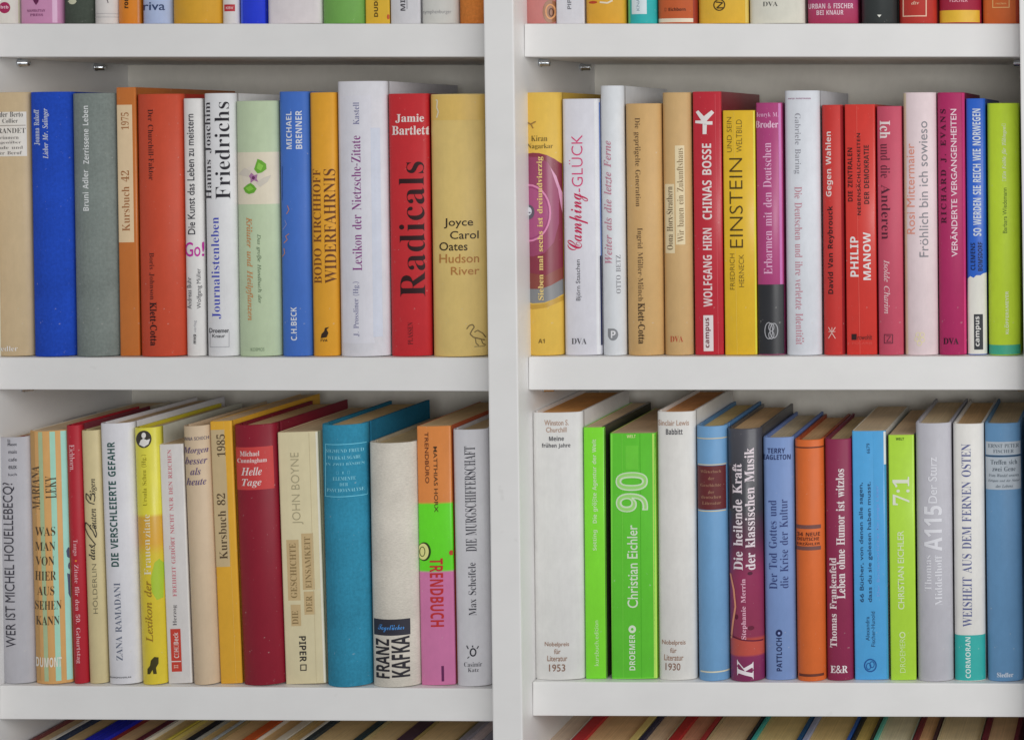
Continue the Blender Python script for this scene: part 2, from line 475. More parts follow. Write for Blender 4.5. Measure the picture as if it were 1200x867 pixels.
# ------------------------------------------------------------------ middle shelf, left bay
G = 'books on the middle shelf of the left bay'
W = 'f2f0ee'; K_ = '1c1a20'
def lb(*a, **k): return make_book(*a, group=G, **k)
lb(-1.5, 38.5, 417, 109, 'b9a482', 'jacket', 'beige book with a small white title label, at the left edge of the middle shelf', bulge=.0025, deco=[
  ('R', -6, 131, 31, 183, 'd5d0c8', dict(panel=1, n='title_label', f='paper')),
  ('T', 'nder Berto', 'serif', -4, 131, 27, 137, '4a4644', dict(on=1)), ('T', 'Collier', 'serif', 3, 139, 21, 144, '4a4644', dict(on=1)),
  ('L', [(-5, 147), (30, 147)], .8, '8a8078'), ('T', 'BRANDET', 'serif', -8, 150, 30, 156, '4a4644', dict(on=1)),
  ('T', 'Erinnern', 'serif', -4, 159, 22, 163, '6a6462', dict(on=1)), ('T', 'gegenüber', 'serif', -6, 165, 25, 169, '6a6462', dict(on=1)),
  ('T', 'Jude und', 'serif', -6, 171, 27, 175, '6a6462', dict(on=1)), ('T', 'der Beruf', 'serif', -4, 177, 26, 181, '6a6462', dict(on=1)),
  ('T', 'Siedler', 'serif', -6, 405, 21, 411, W)])
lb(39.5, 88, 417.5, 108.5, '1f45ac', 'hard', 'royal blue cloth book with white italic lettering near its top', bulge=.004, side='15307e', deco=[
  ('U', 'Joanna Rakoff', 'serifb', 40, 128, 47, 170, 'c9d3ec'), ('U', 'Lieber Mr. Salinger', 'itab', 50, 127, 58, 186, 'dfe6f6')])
lb(88.8, 139.3, 417.5, 110, '757d79', 'hard', 'wide slate grey cloth book with small white lettering reading upwards', bulge=.0045, side='59605f', deco=[
  ('U', 'Bruni Adler', 'sansb', 97, 199, 104, 247, 'dfe2e2'), ('U', 'Zerrissene Leben', 'sansb', 97, 124, 104, 192, 'dfe2e2')])
lb(140.6, 163.7, 416, 103, 'b5682c', 'paper', 'orange brown paperback with a cream strip carrying the numbers 42 and 1975', side='a05a22', depth=.165, deco=[
  ('R', 138, 122, 156, 283, 'd8bf9b', dict(panel=1, n='title_label', f='paper')),
  ('U', 'Kursbuch 42', 'serif', 142.5, 199, 152, 270, '93603a', dict(on=1)), ('U', '1975', 'serif', 142, 131, 151, 151, '93603a', dict(on=1))])
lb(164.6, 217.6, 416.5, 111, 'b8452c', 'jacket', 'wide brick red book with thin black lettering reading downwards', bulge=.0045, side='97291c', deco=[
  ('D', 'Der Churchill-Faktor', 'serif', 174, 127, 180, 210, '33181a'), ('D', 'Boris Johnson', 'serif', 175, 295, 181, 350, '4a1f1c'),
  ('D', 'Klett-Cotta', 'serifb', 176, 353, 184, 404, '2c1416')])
lb(218.6, 240.4, 415.5, 116, 'd6d4d2', 'jacket', 'slim white book with a short magenta word across the middle of its spine', bulge=.0018, deco=[
  ('U', 'Die Kunst das Leben zu meistern', 'sansm', 219.5, 132, 228, 273, '33333a'),
  ('T', 'Go!', 'sansm', 217, 282, 238.5, 299, 'b0288e'),
  ('U', 'Andreas Buhr', 'sans', 219.5, 323, 224.5, 360, '3a3a42'), ('U', 'Wolfgang Müller', 'sans', 230.5, 313, 237, 360, '3a3a42'),
  ('U', 'verlag', 'sans', 227, 374, 231, 388, '8c8c92'), ('U', 'mvg', 'sansx', 227, 390, 231, 401, K_)])
lb(242.6, 279, 416, 110, 'd8d8da', 'jacket', 'white book with a large black surname above blue lettering reading upwards', bulge=.003, depth=.16, deco=[
  ('U', 'Hanns Joachim', 'serif', 240.5, 118, 248, 232, '26242c'), ('U', 'Friedrichs', 'serif', 252, 118, 269.5, 232, '1f1d25'),
  ('U', 'Journalistenleben', 'serif', 248, 253, 258.5, 372, '3b45a6'), ('F', 246, 386.5, 269, 405.5, .7, '9a9a9e'),
  ('T', 'Droemer', 'sansm', 245.5, 383, 268.5, 388.5, '2a2a30', dict(lay=4)), ('T', 'Knaur', 'sansm', 249, 390, 264, 394, '2a2a30')])
lb(280, 329, 417, 119, 'aebd9e', 'jacket', 'pale green book with a mint sprig photo on a cream band', bulge=.0035, deco=[
  ('R', 274, 178, 331, 239, 'cdc4b0'),
  ('E', 297, 207, 13, 13, 'cac1b2', dict(lay=2, n='printed_picture')), ('P', [(300,214),(309,208),(318,205),(314,213),(305,219)], 'bdb6aa', dict(lay=3)), ('P', [(279,204),(287,196),(294,200),(291,207)], 'bfb7ab', dict(lay=3)),
  ('P', [(285.5,220),(290,216),(294,214),(298,217),(301,221),(298,225.5),(292,227),(288,225)], '5e9a2e', dict(lay=4)), ('P', [(288,220),(294,217),(298,221),(292,224)], '7ab442', dict(lay=5)),
  ('P', [(298,198),(300,192),(302,186),(307,188),(312,192),(312.5,198),(307,202),(302,203)], '629c30', dict(lay=4)), ('P', [(301,197),(303,190),(309,194),(306,200)], '80b848', dict(lay=5)),
  ('P', [(292,206),(295,202),(298,205),(302,204),(301,209),(303,213),(298,211),(294,214),(294,209)], '9a6c92', dict(lay=5)), ('E', 297.3, 208, 1.8, 2, '5c2a54', dict(lay=6)),
  ('D', 'Kräuter und Heilpflanzen', 'ital', 288, 254, 296.5, 375, 'b77a4a'), ('D', 'Das große Handbuch der', 'ital', 301, 274, 306.5, 355, '5f6f58'),
  ('T', 'KOSMOS', 'sans', 294, 407, 310, 411, '6f8068')])
lb(330.3, 365, 416.5, 108, '3c66b4', 'jacket', 'medium blue book with white capitals at its top and foot', bulge=.002, deco=[
  ('U', 'MICHAEL', 'sansb', 335.5, 130, 342, 174, 'e6ebf5'), ('U', 'BRENNER', 'sansb', 346.5, 129, 354, 174, 'e6ebf5'),
  ('U', 'C.H.BECK', 'sansb', 341, 359, 348, 398, 'e6ebf5'),
  ('L', [(331,300),(334,296),(333,290)], .8, 'b77a4a'), ('L', [(333,284),(337,280),(335,276),(339,273)], .8, 'b77a4a'), ('L', [(332,268),(336,262),(334,257)], .8, '7f86b0'),
  ('L', [(336,250),(339,245),(337,240)], .8, 'b77a4a'), ('L', [(331,234),(331,194)], .6, '22407c')])
lb(366.2, 397.4, 417, 109, 'd79a2c', 'jacket', 'golden yellow book with thin brown capitals reading upwards in two lines', bulge=.0018, deco=[
  ('U', 'BODO KIRCHHOFF', 'serif', 367.5, 198, 376.5, 332, '6b3f1e'), ('U', 'WIDERFAHRNIS', 'serif', 380, 198, 393.5, 332, '5c3418'),
  ('P', [(376,396),(377,391),(380,388),(381,384),(386,383),(383,386),(385,390),(383,395)], '2e2016'), ('T', 'FVA', 'sansb', 376, 397, 384, 400, '2e2016')])
lb(398.6, 456.5, 417.5, 96, 'c9c8ce', 'jacket', 'tallest pale grey book with purple lettering, rising above its neighbours', bulge=.004, depth=.162, deco=[
  ('R', 400, 112, 437, 402, 'cfced6', dict(f='paper', n='printed_panel')),
  ('U', 'J. Prossliner (Hg.)', 'serif', 414, 330, 422, 394, '6c6c8e'), ('U', 'Lexikon der Nietzsche-Zitate', 'serif', 412.5, 159, 423.5, 317, '7c3a78'),
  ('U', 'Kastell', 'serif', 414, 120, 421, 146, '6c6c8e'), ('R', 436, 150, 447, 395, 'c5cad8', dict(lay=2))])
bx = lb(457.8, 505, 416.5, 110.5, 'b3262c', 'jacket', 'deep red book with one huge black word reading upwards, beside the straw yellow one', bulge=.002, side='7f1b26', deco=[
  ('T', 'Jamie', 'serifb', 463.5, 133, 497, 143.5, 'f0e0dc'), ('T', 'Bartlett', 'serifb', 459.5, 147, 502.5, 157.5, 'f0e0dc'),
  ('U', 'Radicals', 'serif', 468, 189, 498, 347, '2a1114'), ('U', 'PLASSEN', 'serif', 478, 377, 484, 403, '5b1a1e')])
lb(507.2, 571, 418, 111, 'd3b872', 'jacket', 'broad straw yellow book, last before the upright, with a small bird drawing at its foot', bulge=.005, deco=[
  ('T', 'Joyce', 'sansm', 520.5, 256, 554.5, 268, '33281c'), ('T', 'Carol', 'sansm', 527.5, 271, 561, 280.5, '33281c'), ('T', 'Oates', 'sansm', 515, 284, 548, 294, '33281c'),
  ('T', 'Hudson', 'sansm', 515, 298, 561.5, 308.5, 'a5723c'), ('T', 'River', 'sansm', 528.5, 313, 562, 322.5, 'a5723c'),
  ('R', 504, 112, 569, 141, 'cfae60', dict(f='paper')),
  ('L', [(511,117),(513,118),(512,126),(514,131),(512,138)], 1.4, 'e8e0c8'),
  ('L', [(547,386),(550,382),(554,381),(556,384),(553,388),(551,392),(555,396),(562,398),(568,400)], 1.3, '6b5a34'),
  ('L', [(556,390),(560,388),(566,392),(569,397)], 1.1, '6b5a34'), ('L', [(557,397),(558,403),(561,406)], 1, '6b5a34'), ('L', [(564,399),(566,404),(569,406)], 1, '6b5a34'), ('L', [(556,407),(568,407)], 1, '8a7a50')])

# ------------------------------------------------------------------ middle shelf, right bay
G = 'books on the middle shelf of the right bay'
lb(617, 660.5, 416, 109, 'cda94a', 'jacket', 'yellow and violet photo book, first right of the upright on the middle shelf', bulge=.004, side='b8963c', depth=.15, deco=[
  ('P', [(609,184),(616,180),(624,178.5),(632,179),(641,181.5),(650,186),(659,193),(661,345),(609,345)], '7a2a3c', dict(lay=1, f='gloss', n='printed_picture')),
  ('P', [(609,188),(620,183),(632,184),(642,190),(650,202),(655,222),(655,262),(649,284),(638,296),(625,300),(609,298)], '8a3a5c', dict(lay=2, f='gloss', n='printed_picture')),
  ('P', [(645,196),(652,206),(658,226),(658,250),(654,222)], 'c890ac', dict(lay=3, f='gloss')),
  ('P', [(609,330),(622,337),(634,337),(646,333),(661,324),(661,344),(650,350),(638,354),(624,355),(609,350)], '77787a', dict(lay=2, f='gloss', n='printed_picture')),
  ('P', [(609,352),(624,357),(640,355),(661,346),(661,352),(640,360),(624,362),(609,357)], 'b08a34', dict(lay=2, f='gloss', n='printed_picture')),
  ('P', [(612,318),(640,322),(661,312),(661,326),(646,334),(634,338),(622,338),(612,333)], '7c3c34', dict(lay=3, f='gloss', n='printed_picture')),
  ('E', 619, 249, 26, 32, '9c4a74', dict(lay=3, f='gloss', n='printed_picture')), ('O', 619, 249, 27, 34, 2.0, 'c880a4', dict(lay=4)), ('O', 619, 249, 24.5, 31, 1.2, '8c3c68', dict(lay=4)),
  ('E', 620, 248, 6.5, 8.5, '5a5560', dict(lay=4)), ('E', 619.5, 247, 4, 5, 'c9c9d0', dict(lay=5)), ('L', [(616,247),(622,249)], 1.4, '5a5560', dict(lay=6)),
  ('L', [(615,141),(622,145),(628,142)], 1.6, '8a6a3a'), ('L', [(622,145),(625,150)], 1.2, '8a6a3a'),
  ('T', 'Kiran', 'serif', 622.5, 158.5, 641.5, 165, '5a4a20'), ('T', 'Nagarkar', 'serif', 618, 168, 648, 175, '5a4a20'),
  ('U', 'Sieben mal sechs ist dreiundvierzig', 'serifb', 630, 183, 638, 351, 'f0d488', dict(lay=6)), ('T', 'A1', 'sansb', 631, 396.5, 638.5, 401.5, '6b5320')])
lb(661.3, 705.5, 416, 116.5, 'd7d6de', 'jacket', 'white book with a red script word and thin red capitals reading upwards', bulge=.002, deco=[
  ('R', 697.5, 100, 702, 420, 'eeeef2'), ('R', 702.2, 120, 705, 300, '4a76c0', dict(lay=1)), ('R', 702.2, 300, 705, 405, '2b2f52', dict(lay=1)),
  ('U', 'Björn Staschen', 'sans', 675, 304, 681.5, 352, '44444c'), ('U', 'Camping', 'script', 665, 226, 689.5, 293, 'b3214c'),
  ('U', '-GLÜCK', 'sansl', 667, 158, 683, 225, 'c23c6c'), ('T', 'DVA', 'serif', 670, 396, 687.5, 403, '33333a')])
lb(706.4, 734, 415.5, 101, 'cdd0d4', 'jacket', 'tall pale grey book with mauve lettering beside the white book with red script', bulge=.003, depth=.14, deco=[
  ('U', 'Weiter als die letzte Ferne', 'itab', 708, 164, 717.5, 308, 'b07c8c'), ('U', 'OTTO BETZ', 'serif', 722, 298, 727.5, 343, '74747a'),
  ('E', 718.5, 391, 6, 7, '7a7c80'), ('P', [(712.5,390),(712.5,384),(719,384)], '7a7c80', dict(lay=2)), ('T', 'P', 'sansb', 716, 386.5, 721.5, 395, 'e8e8ea')])
lb(735.4, 777.5, 415.5, 122, 'be9a66', 'hard', 'shorter caramel brown book with black lettering reading downwards', bulge=.004, fin='paper', deco=[
  ('D', 'Die geprügelte Generation', 'serif', 743, 137, 751, 241, '5b4630'), ('D', 'Ingrid Müller-Münch', 'serif', 746, 266, 754, 352, '5b4630'),
  ('D', 'Klett-Cotta', 'serifb', 748, 354, 756, 402, '3f3020')])
lb(778.6, 812.5, 415.5, 109, 'bb9a6a', 'jacket', 'taller tan book with two narrow cream title labels', bulge=.003, deco=[
  ('R', 779.5, 215, 790.5, 296, 'd8c7a2', dict(panel=1, n='title_label', f='paper')), ('U', 'Oona Horx-Strathern', 'serif', 781.5, 218, 788.5, 292, '5a4630', dict(on=1)),
  ('R', 791.5, 170, 802.5, 286, 'd8c7a2', dict(panel=1, n='title_label', f='paper')), ('U', 'Wir bauen ein Zukunftshaus', 'serif', 793.5, 173, 801, 283, '7a6444', dict(on=1)),
  ('T', 'DVA', 'serif', 785.5, 393, 800.5, 400, 'a33a24')])
lb(814.5, 848.3, 415.5, 108, 'ac2230', 'paper', 'crimson paperback with bold white capitals and a white K symbol', bulge=.0012, depth=.15, side='7c1c2c', deco=[('L', [(838,110),(840,260),(842,415)], .5, 'c04a54', dict(lay=2)), 
  ('U', 'WOLFGANG HIRN', 'sansb', 824, 267, 834.5, 359, 'f0dada'), ('U', 'CHINAS BOSSE', 'sansb', 823, 168, 834, 257, 'f4e6e4'),
  ('R', 824.5, 369, 836, 411, 'e8dcdc', dict(panel=1, n='publisher_label', f='ink', lay=2)), ('U', 'campus', 'sansb', 827, 372, 833, 407, '5a1220', dict(on=1)),
  ('P', [(825,142),(835,142),(835,146),(825,146)], 'f2eae8'), ('P', [(815.5,131),(818.5,129),(825,136),(834,129),(837,132),(828,142),(835,144),(835,146),(815,144),(815,141),(822,141)], 'f2eae8', dict(lay=4)),
  ('P', [(823.5,145),(828.5,145),(828,157),(823.5,157)], 'f2eae8')])
lb(849.4, 887.5, 415.5, 130, 'dfb52a', 'paper', 'bright yellow paperback with thin dark capitals, shorter than the crimson one', bulge=.0012, deco=[('L', [(860,131),(862,300),(864,415)], .5, 'e8c858', dict(lay=2)), 
  ('U', 'FRIEDRICH', 'sansl', 855.5, 297, 861, 339, '5a4a20'), ('U', 'HERNECK', 'sansl', 866, 298, 872, 336, '5a4a20'),
  ('U', 'EINSTEIN', 'sansl', 855, 185, 870.5, 290, '453510'), ('U', 'UND SEIN', 'sansl', 852, 137, 857.5, 178, '5a4a20'), ('U', 'WELTBILD', 'sansl', 863, 140, 869.5, 178, '5a4a20'),
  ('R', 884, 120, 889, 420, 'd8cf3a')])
lb(888.4, 919.6, 414.5, 121, '9e3a6e', 'paper', 'purple paperback with a black lower third and pink lettering', bulge=.002, deco=[
  ('R', 880, 332, 925, 420, '25262a', dict(n='printed_band', f='gloss')),
  ('T', 'Henryk M.', 'serif', 884.5, 130.5, 912, 137, 'e6b0d2'), ('T', 'Broder', 'serifb', 885, 140.5, 912, 148.5, 'eec2dc'),
  ('U', 'Erbarmen mit den Deutschen', 'serif', 894.5, 166, 904.5, 320, 'e9b6d6'),
  ('R', 913, 120, 916, 332, 'b560a0', dict(lay=2, n='printed_line')),
  ('O', 901, 386, 5, 10, 1, '9a9a9e'), ('O', 907, 386, 5, 9, 1, '9a9a9e'), ('O', 904, 382, 3.5, 5, 1, '9a9a9e'), ('O', 904, 391, 3.5, 5, 1, '9a9a9e')])
lb(921.6, 963, 415.5, 106.8, 'd6d9e0', 'jacket', 'tall white book with thin red lettering reading downwards', bulge=.003, depth=.15, deco=[
  ('T', 'ANTJE KUNSTMANN', 'sansb', 923.5, 114, 950, 116, '8c5a78'),
  ('D', 'Gabriele Baring', 'serif', 930, 132, 938.5, 203, '8a8a92'), ('D', 'Die Deutschen und ihre verletzte Identität', 'serif', 932, 218, 941.5, 403, 'b07c88')])
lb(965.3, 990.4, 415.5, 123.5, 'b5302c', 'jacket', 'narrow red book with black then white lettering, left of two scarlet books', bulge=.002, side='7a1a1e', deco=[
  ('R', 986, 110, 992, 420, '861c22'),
  ('U', 'David Van Reybrouck', 'sansb', 970, 241, 978, 344, '2c1416'), ('U', 'Gegen Wahlen', 'sansb', 967.5, 154, 976, 230, 'f0dcd8'),
  ('L', [(971,383),(979,396)], .9, 'e0b8b0'), ('L', [(979,383),(971,396)], .9, 'e0b8b0'), ('L', [(975,383),(975,388)], .8, 'e0b8b0'), ('L', [(971,388),(979,388)], .7, 'e0b8b0')])
lb(992, 1028, 415.5, 123, 'bf322a', 'paper', 'scarlet paperback with white author capitals in two lines', bulge=.0008, deco=[('L', [(1004,124),(1005,260),(1008,415)], .5, 'd05a50', dict(lay=2)), 
  ('U', 'PHILIP', 'sansb', 996.5, 277, 1006, 324, 'f4ecea'), ('U', 'MANOW', 'sansb', 1011.5, 272, 1020.5, 328, 'f4ecea'),
  ('U', 'DIE ZENTRALEN', 'sansb', 993.5, 173, 999, 236, '3a1414'), ('U', 'NEBENSÄCHLICHKEITEN', 'sansb', 1003, 156, 1008.5, 252, '3a1414'), ('U', 'DER DEMOKRATIE', 'sansb', 1012.5, 170, 1018.5, 239, '3a1414'),
  ('P', [(998,391),(1004,391),(1004,398),(998,398)], '2c1416'), ('T', 'rowohlt', 'sansm', 1005, 392, 1022, 398, '5a1c1c'), ('T', 'POLARIS', 'sansl', 999, 400.5, 1022, 403, 'c8544c')])
lb(1029.8, 1059, 415.5, 125, 'b2475c', 'paper', 'dusty rose paperback with white and plum lettering reading downwards', bulge=.002, fin='paper', deco=[
  ('D', 'Ich', 'serifb', 1031, 141, 1043, 162, 'f0dede'), ('D', 'und die', 'serif', 1032, 168, 1043, 208, '5a2434'), ('D', 'Anderen', 'serif', 1033, 216, 1043.5, 280, '4a1c2c'),
  ('D', 'Isolde Charim', 'ital', 1036, 304, 1043, 367, 'ecc8cc'), ('F', 1036, 391, 1046.5, 402, .9, '5a2434'), ('T', 'Z', 'sansl', 1038.5, 393, 1044.5, 400, '5a2434')])
lb(1060.5, 1099.4, 416, 109, 'dbc9cc', 'jacket', 'pale pink book with salmon and grey lettering in two lines', bulge=.003, deco=[
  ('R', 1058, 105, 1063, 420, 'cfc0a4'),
  ('U', 'Rosi Mittermaier', 'sans', 1062.5, 168, 1072, 274, 'c98472'), ('U', 'Fröhlich bin ich sowieso', 'sans', 1077, 142, 1087.5, 301, '77767c'),
  ('O', 1076, 392, 3, 3, .8, 'd8cfa4'), ('O', 1080.5, 392, 3, 3, .8, 'd8cfa4'), ('O', 1074.5, 397, 3, 3, .8, 'd8cfa4'), ('O', 1081, 398, 3, 3, .8, 'd8cfa4'), ('O', 1077.5, 402, 3, 3, .8, 'd8cfa4')])
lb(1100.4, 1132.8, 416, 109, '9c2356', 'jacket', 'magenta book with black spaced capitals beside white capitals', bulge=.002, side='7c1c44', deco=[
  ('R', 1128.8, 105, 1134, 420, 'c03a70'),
  ('U', 'RICHARD J. EVANS', 'serifb', 1102.5, 128, 1109.5, 262, '3a0f24', dict(track=.12)), ('U', 'VERÄNDERTE VERGANGENHEITEN', 'sansm', 1113, 128, 1121.5, 301, 'f0d4e0'),
  ('T', 'DVA', 'serifb', 1105.5, 396, 1123.5, 403.5, '2c0c1c')])
lb(1133.8, 1157, 416, 116, '2459b8', 'jacket', 'slim blue book with a cream cloud shape on its lower part', bulge=.0012, fin='gloss', side='1b479c', deco=[
  ('P', [(1134,327),(1137,324),(1141,326),(1144,323),(1149,323),(1152,321),(1156,320),(1158,320),(1158,417),(1133,417)], 'd6d4cc', dict(lay=1, n='printed_band', f='paper')),
  ('U', 'SO WERDEN SIE REICH WIE NORWEGEN', 'sansx', 1140, 128, 1149.5, 277, 'dfe9f8'),
  ('U', 'CLEMENS', 'sansx', 1137.5, 285, 1143, 317, '16244c'), ('U', 'BOMSDORF', 'sansx', 1146, 284, 1151.5, 318, '16244c'),
  ('R', 1141.5, 368.5, 1152, 410, '2f3236', dict(lay=2, n='publisher_label', f='ink', panel=1)), ('U', 'campus', 'sansb', 1143.5, 371, 1149.5, 406, 'eceae6', dict(on=1))])
lb(1158.6, 1196, 416, 121.5, 'b2cc32', 'jacket', 'lime green book with a teal foot, last on the middle shelf', bulge=.0035, deco=[
  ('R', 1155, 404, 1200, 420, '3d9c80'),
  ('U', 'Barbara Wiedemann', 'sans', 1175, 220, 1180, 273, '4f661c'), ('U', '»Ein Faible für Tübingen«', 'itab', 1174, 145, 1180, 212, 'f2f6dc'), ('U', 'KLÖPFER&MEYER', 'sansb', 1177, 341, 1182, 391, 'f2f6dc')])

# ------------------------------------------------------------------ lower shelf, left bay
G = 'books on the lower shelf of the left bay'
YW = 0.018
LL = iter([.022,.027,.031,.034,.036,.034,.039,.042,.042,.039,.034,.024,.017,.019,.0175])
def ll(*a, **k):
    k.setdefault('lean', next(LL))
    k.setdefault('yaw', YW); k.setdefault('page', 'a89a7c')
    return make_book(*a, group=G, **k)
ll(3, 41, 803.5, 513, 'a9a8ae', 'jacket', 'grey book with tall narrow black capitals, at the left end of the lower shelf', bulge=.003, band=('8c1c3c', 0.0), deco=[
  ('U', 'WER IST MICHEL HOUELLEBECQ?', 'sans', 5, 568, 19, 761, '33323c'),
  ('U', 'JUST', 'sansb', 9, 517, 13, 524, '55545c', dict(lay=3)), ('T', 'meet', 'sansm', 9, 522, 20, 525, '4a4a52'), ('T', 'mais', 'sansm', 10, 530, 20, 534, '4a4a52'), ('T', 'cafe', 'sansm', 10, 539, 20, 543, '4a4a52'), ('T', 'eux', 'sansm', 10, 548, 20, 552, '4a4a52'), ('T', 'luch', 'sansm', 10, 557, 20, 560, '4a4a52')])
ST = []
for a, b_, c in ((41, 46, 'b08a54'), (50.5, 55.5, '9db08a'), (64, 70.5, '96c4b0'), (77, 83.5, '96c8ba')):
    ST.append(('R', a-2.2, 506, b_-2.2, 801, c, dict(n='printed_stripe')))
ll(42, 85.5, 804.5, 506, 'c89a60', 'paper', 'orange and mint striped book with stacked black capitals', bulge=.004, fin='paper', tl=2.6, tr=3, rightcol='cfc6b4', side='d8d2c4', depth=.16, deco=ST+[
  ('U', 'MARIANA', 'serif', 37, 549, 46.5, 600, '4a3a28'), ('U', 'LEKY', 'serif', 53.5, 561, 66, 587, '4a3a28')] + [
  ('T', s, 'serif', x0, y-5.2, x1, y+5.2, '453626') for s, x0, x1, y in (('WAS', 41, 65, 625.5), ('MAN', 41, 65, 643), ('VON', 41.5, 64, 660), ('HIER', 41, 66, 677.5), ('AUS', 43.5, 64, 695), ('SEHEN', 41, 72.5, 712), ('KANN', 42, 70, 730))] + [
  ('T', 'DUMONT', 'sansx', 42, 773, 72.5, 784.5, 'e2ddd2'),
  ('P', [(78,650),(80,646),(82.5,648),(83,654),(82,660),(79,657)], '4a5068'), ('P', [(79,676),(82,678),(83.5,686),(83.8,698),(82.5,706),(80.5,700),(80,688)], '4a5068'), ('E', 81.5, 668, 1.6, 4, '55586a')])
ll(86.3, 103.5, 802, 499, 'a31e2c', 'jacket', 'slim red book with white lettering reading downwards, right of the striped one', bulge=.002, rightcol='6a2a34', depth=.105, deco=[
  ('D', 'Eichborn.', 'serif', 81.5, 522, 87.5, 553, 'e6b8bc'), ('D', 'Tango', 'serif', 85, 633, 91, 652, 'e0b0b4'), ('E', 89, 658, 1.2, 1.2, 'e08a3a'),
  ('D', 'Zitate für den 50. Geburtstag', 'serif', 87.5, 662, 94, 778, 'e0b0b4')])
ll(104.4, 126, 803, 505, 'c0b288', 'jacket', 'slim cream book with black handwriting style title reading upwards', bulge=.0018, rightcol='7c8ca0', depth=.15, deco=[
  ('U', 'HÖLDERLIN', 'sansl', 107.5, 663, 114, 721, '5f5a48'), ('U', 'das', 'itab', 104, 640, 111.5, 658, '33302c'), ('U', 'äuten', 'ital', 105, 598, 113, 622, '33302c'), ('U', 'ögen', 'ital', 105, 563, 113.5, 582, '33302c'),
  ('L', [(112,640),(109,636),(103,628),(99.5,620),(100.5,614),(104,617),(109,624),(112.5,632),(113.5,628),(111,620),(110,616)], 1.1, '33302c'), ('L', [(112.5,640),(108,643),(104.5,640)], 1.0, '33302c'),
  ('L', [(111,593),(105,591),(101,586),(101,580),(104.5,583),(106.5,588),(107,582),(110,580),(111.5,585),(110.5,590)], 1.1, '33302c')])
ll(126.8, 165.5, 806, 497, 'd5d4d9', 'jacket', 'white book with dark green bold capitals reading upwards', bulge=.003, depth=.15, deco=[
  ('U', 'ZANA RAMADANI', 'serif', 135, 687, 142.5, 778, '5b6274'), ('U', 'DIE VERSCHLEIERTE GEFAHR', 'sansb', 128, 522, 137, 668, '1f4a46'),
  ('T', 'EUROPAVERLAG', 'sansb', 129, 797, 154, 798.8, '4a4a52')])
ll(166.2, 196, 804.5, 502, [(0, 'd8c236'), (.105, 'c8b22c'), (.115, 'c8982e'), (.136, 'c2962e'), (.139, 'd3ca3c'), (.2, 'd8d04a')], 'jacket', 'yellow book with a small round black and white portrait at its top', bulge=.003, fin='gloss', side='c4b834', rightcol='b0b0a4', deco=[
  ('E', 168.5, 517, 9.2, 10.2, '38332c'), ('E', 168.5, 512.5, 2.6, 3.4, 'd8d4d0', dict(lay=3)), ('P', [(163,523),(165,518),(168,516),(172,518),(176,517),(174,523),(169,526)], 'dcd8d4', dict(lay=3)),
  ('P', [(181,662),(187,658),(191,664),(191,704),(184,706),(178,696),(177,680)], '9ab42c', dict(lay=1, f='gloss')),
  ('U', 'Ursula Scheu (Hg.)', 'serif', 166.5, 535, 173, 595, '8a8020'), ('U', 'zitate', 'serif', 168, 605, 176, 632, 'f0e8c8'), ('U', 'Frauen', 'serif', 168.5, 634, 176.5, 676, 'f0e8c8'),
  ('U', 'Lexikon der', 'ital', 170, 683, 178.5, 755, '8c6a24'),
  ('P', [(173,792),(173,786),(176,782),(177,776),(181,772),(186,773),(186,780),(183,785),(184,792),(180,792),(179,787),(176,792)], '3a3416')])
ll(196.8, 225.2, 805, 521, 'c8c4c2', 'paper', 'short white paperback with thin red capitals and a red publisher box', bulge=.0004, fin='paper', deco=[
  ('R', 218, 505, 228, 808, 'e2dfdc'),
  ('U', 'FREIHEIT GEHÖRT NICHT NUR DEN REICHEN', 'serif', 197.5, 531, 204, 703, 'b8606c'), ('U', 'Herzog', 'serif', 202.5, 713, 208, 737, '4f4c50'),
  ('R', 200.5, 741, 212.5, 791, 'b63a2c', dict(panel=1, n='publisher_label', lay=2)), ('U', 'C·H·Beck', 'sansb', 203.5, 745, 209.5, 775, 'f0d8d0', dict(on=1)), ('L', [(200.5,779),(212.5,779)], 1.2, 'e6d6d0'),
  ('U', 'II', 'sansb', 204, 783, 209, 787, 'e8b8a8', dict(on=1))])
ll(226.2, 257.3, 805.5, 500, 'c0ab90', 'jacket', 'beige book with violet italic lines stacked near its top', bulge=.004, depth=.14, deco=[
  ('T', 'ANNA SCHOCH', 'sansb', 213.5, 515, 244, 519, '6a6068'), ('T', 'Morgen', 'itab', 214.5, 527, 244, 536, '5a4a6c'), ('T', 'besser', 'itab', 217, 538.5, 243, 547, '5a4a6c'),
  ('T', 'als', 'itab', 223, 551, 235.5, 559.5, '5a4a6c'), ('T', 'heute', 'itab', 218.5, 563, 242, 571.5, '5a4a6c')])
ll(258.2, 284, 806, 494, 'd39f30', 'paper', 'amber paperback with a grey beige strip carrying the numbers 82 and 1985', bulge=.0004, fin='paper', depth=.155, deco=[('L', [(262,495),(268,600),(277,804)], .5, 'e0b85c', dict(lay=2)), 
  ('R', 249.5, 508.5, 266.5, 669, 'b7a27c', dict(panel=1, n='title_label', f='paper')), ('U', 'Kursbuch 82', 'serif', 255.5, 583, 265.5, 660, '4a3a28', dict(on=1)), ('U', '1985', 'serif', 254, 514, 264, 540, '4a3a28', dict(on=1)),
  ('R', 280.5, 490, 285, 810, 'e0b44c')])
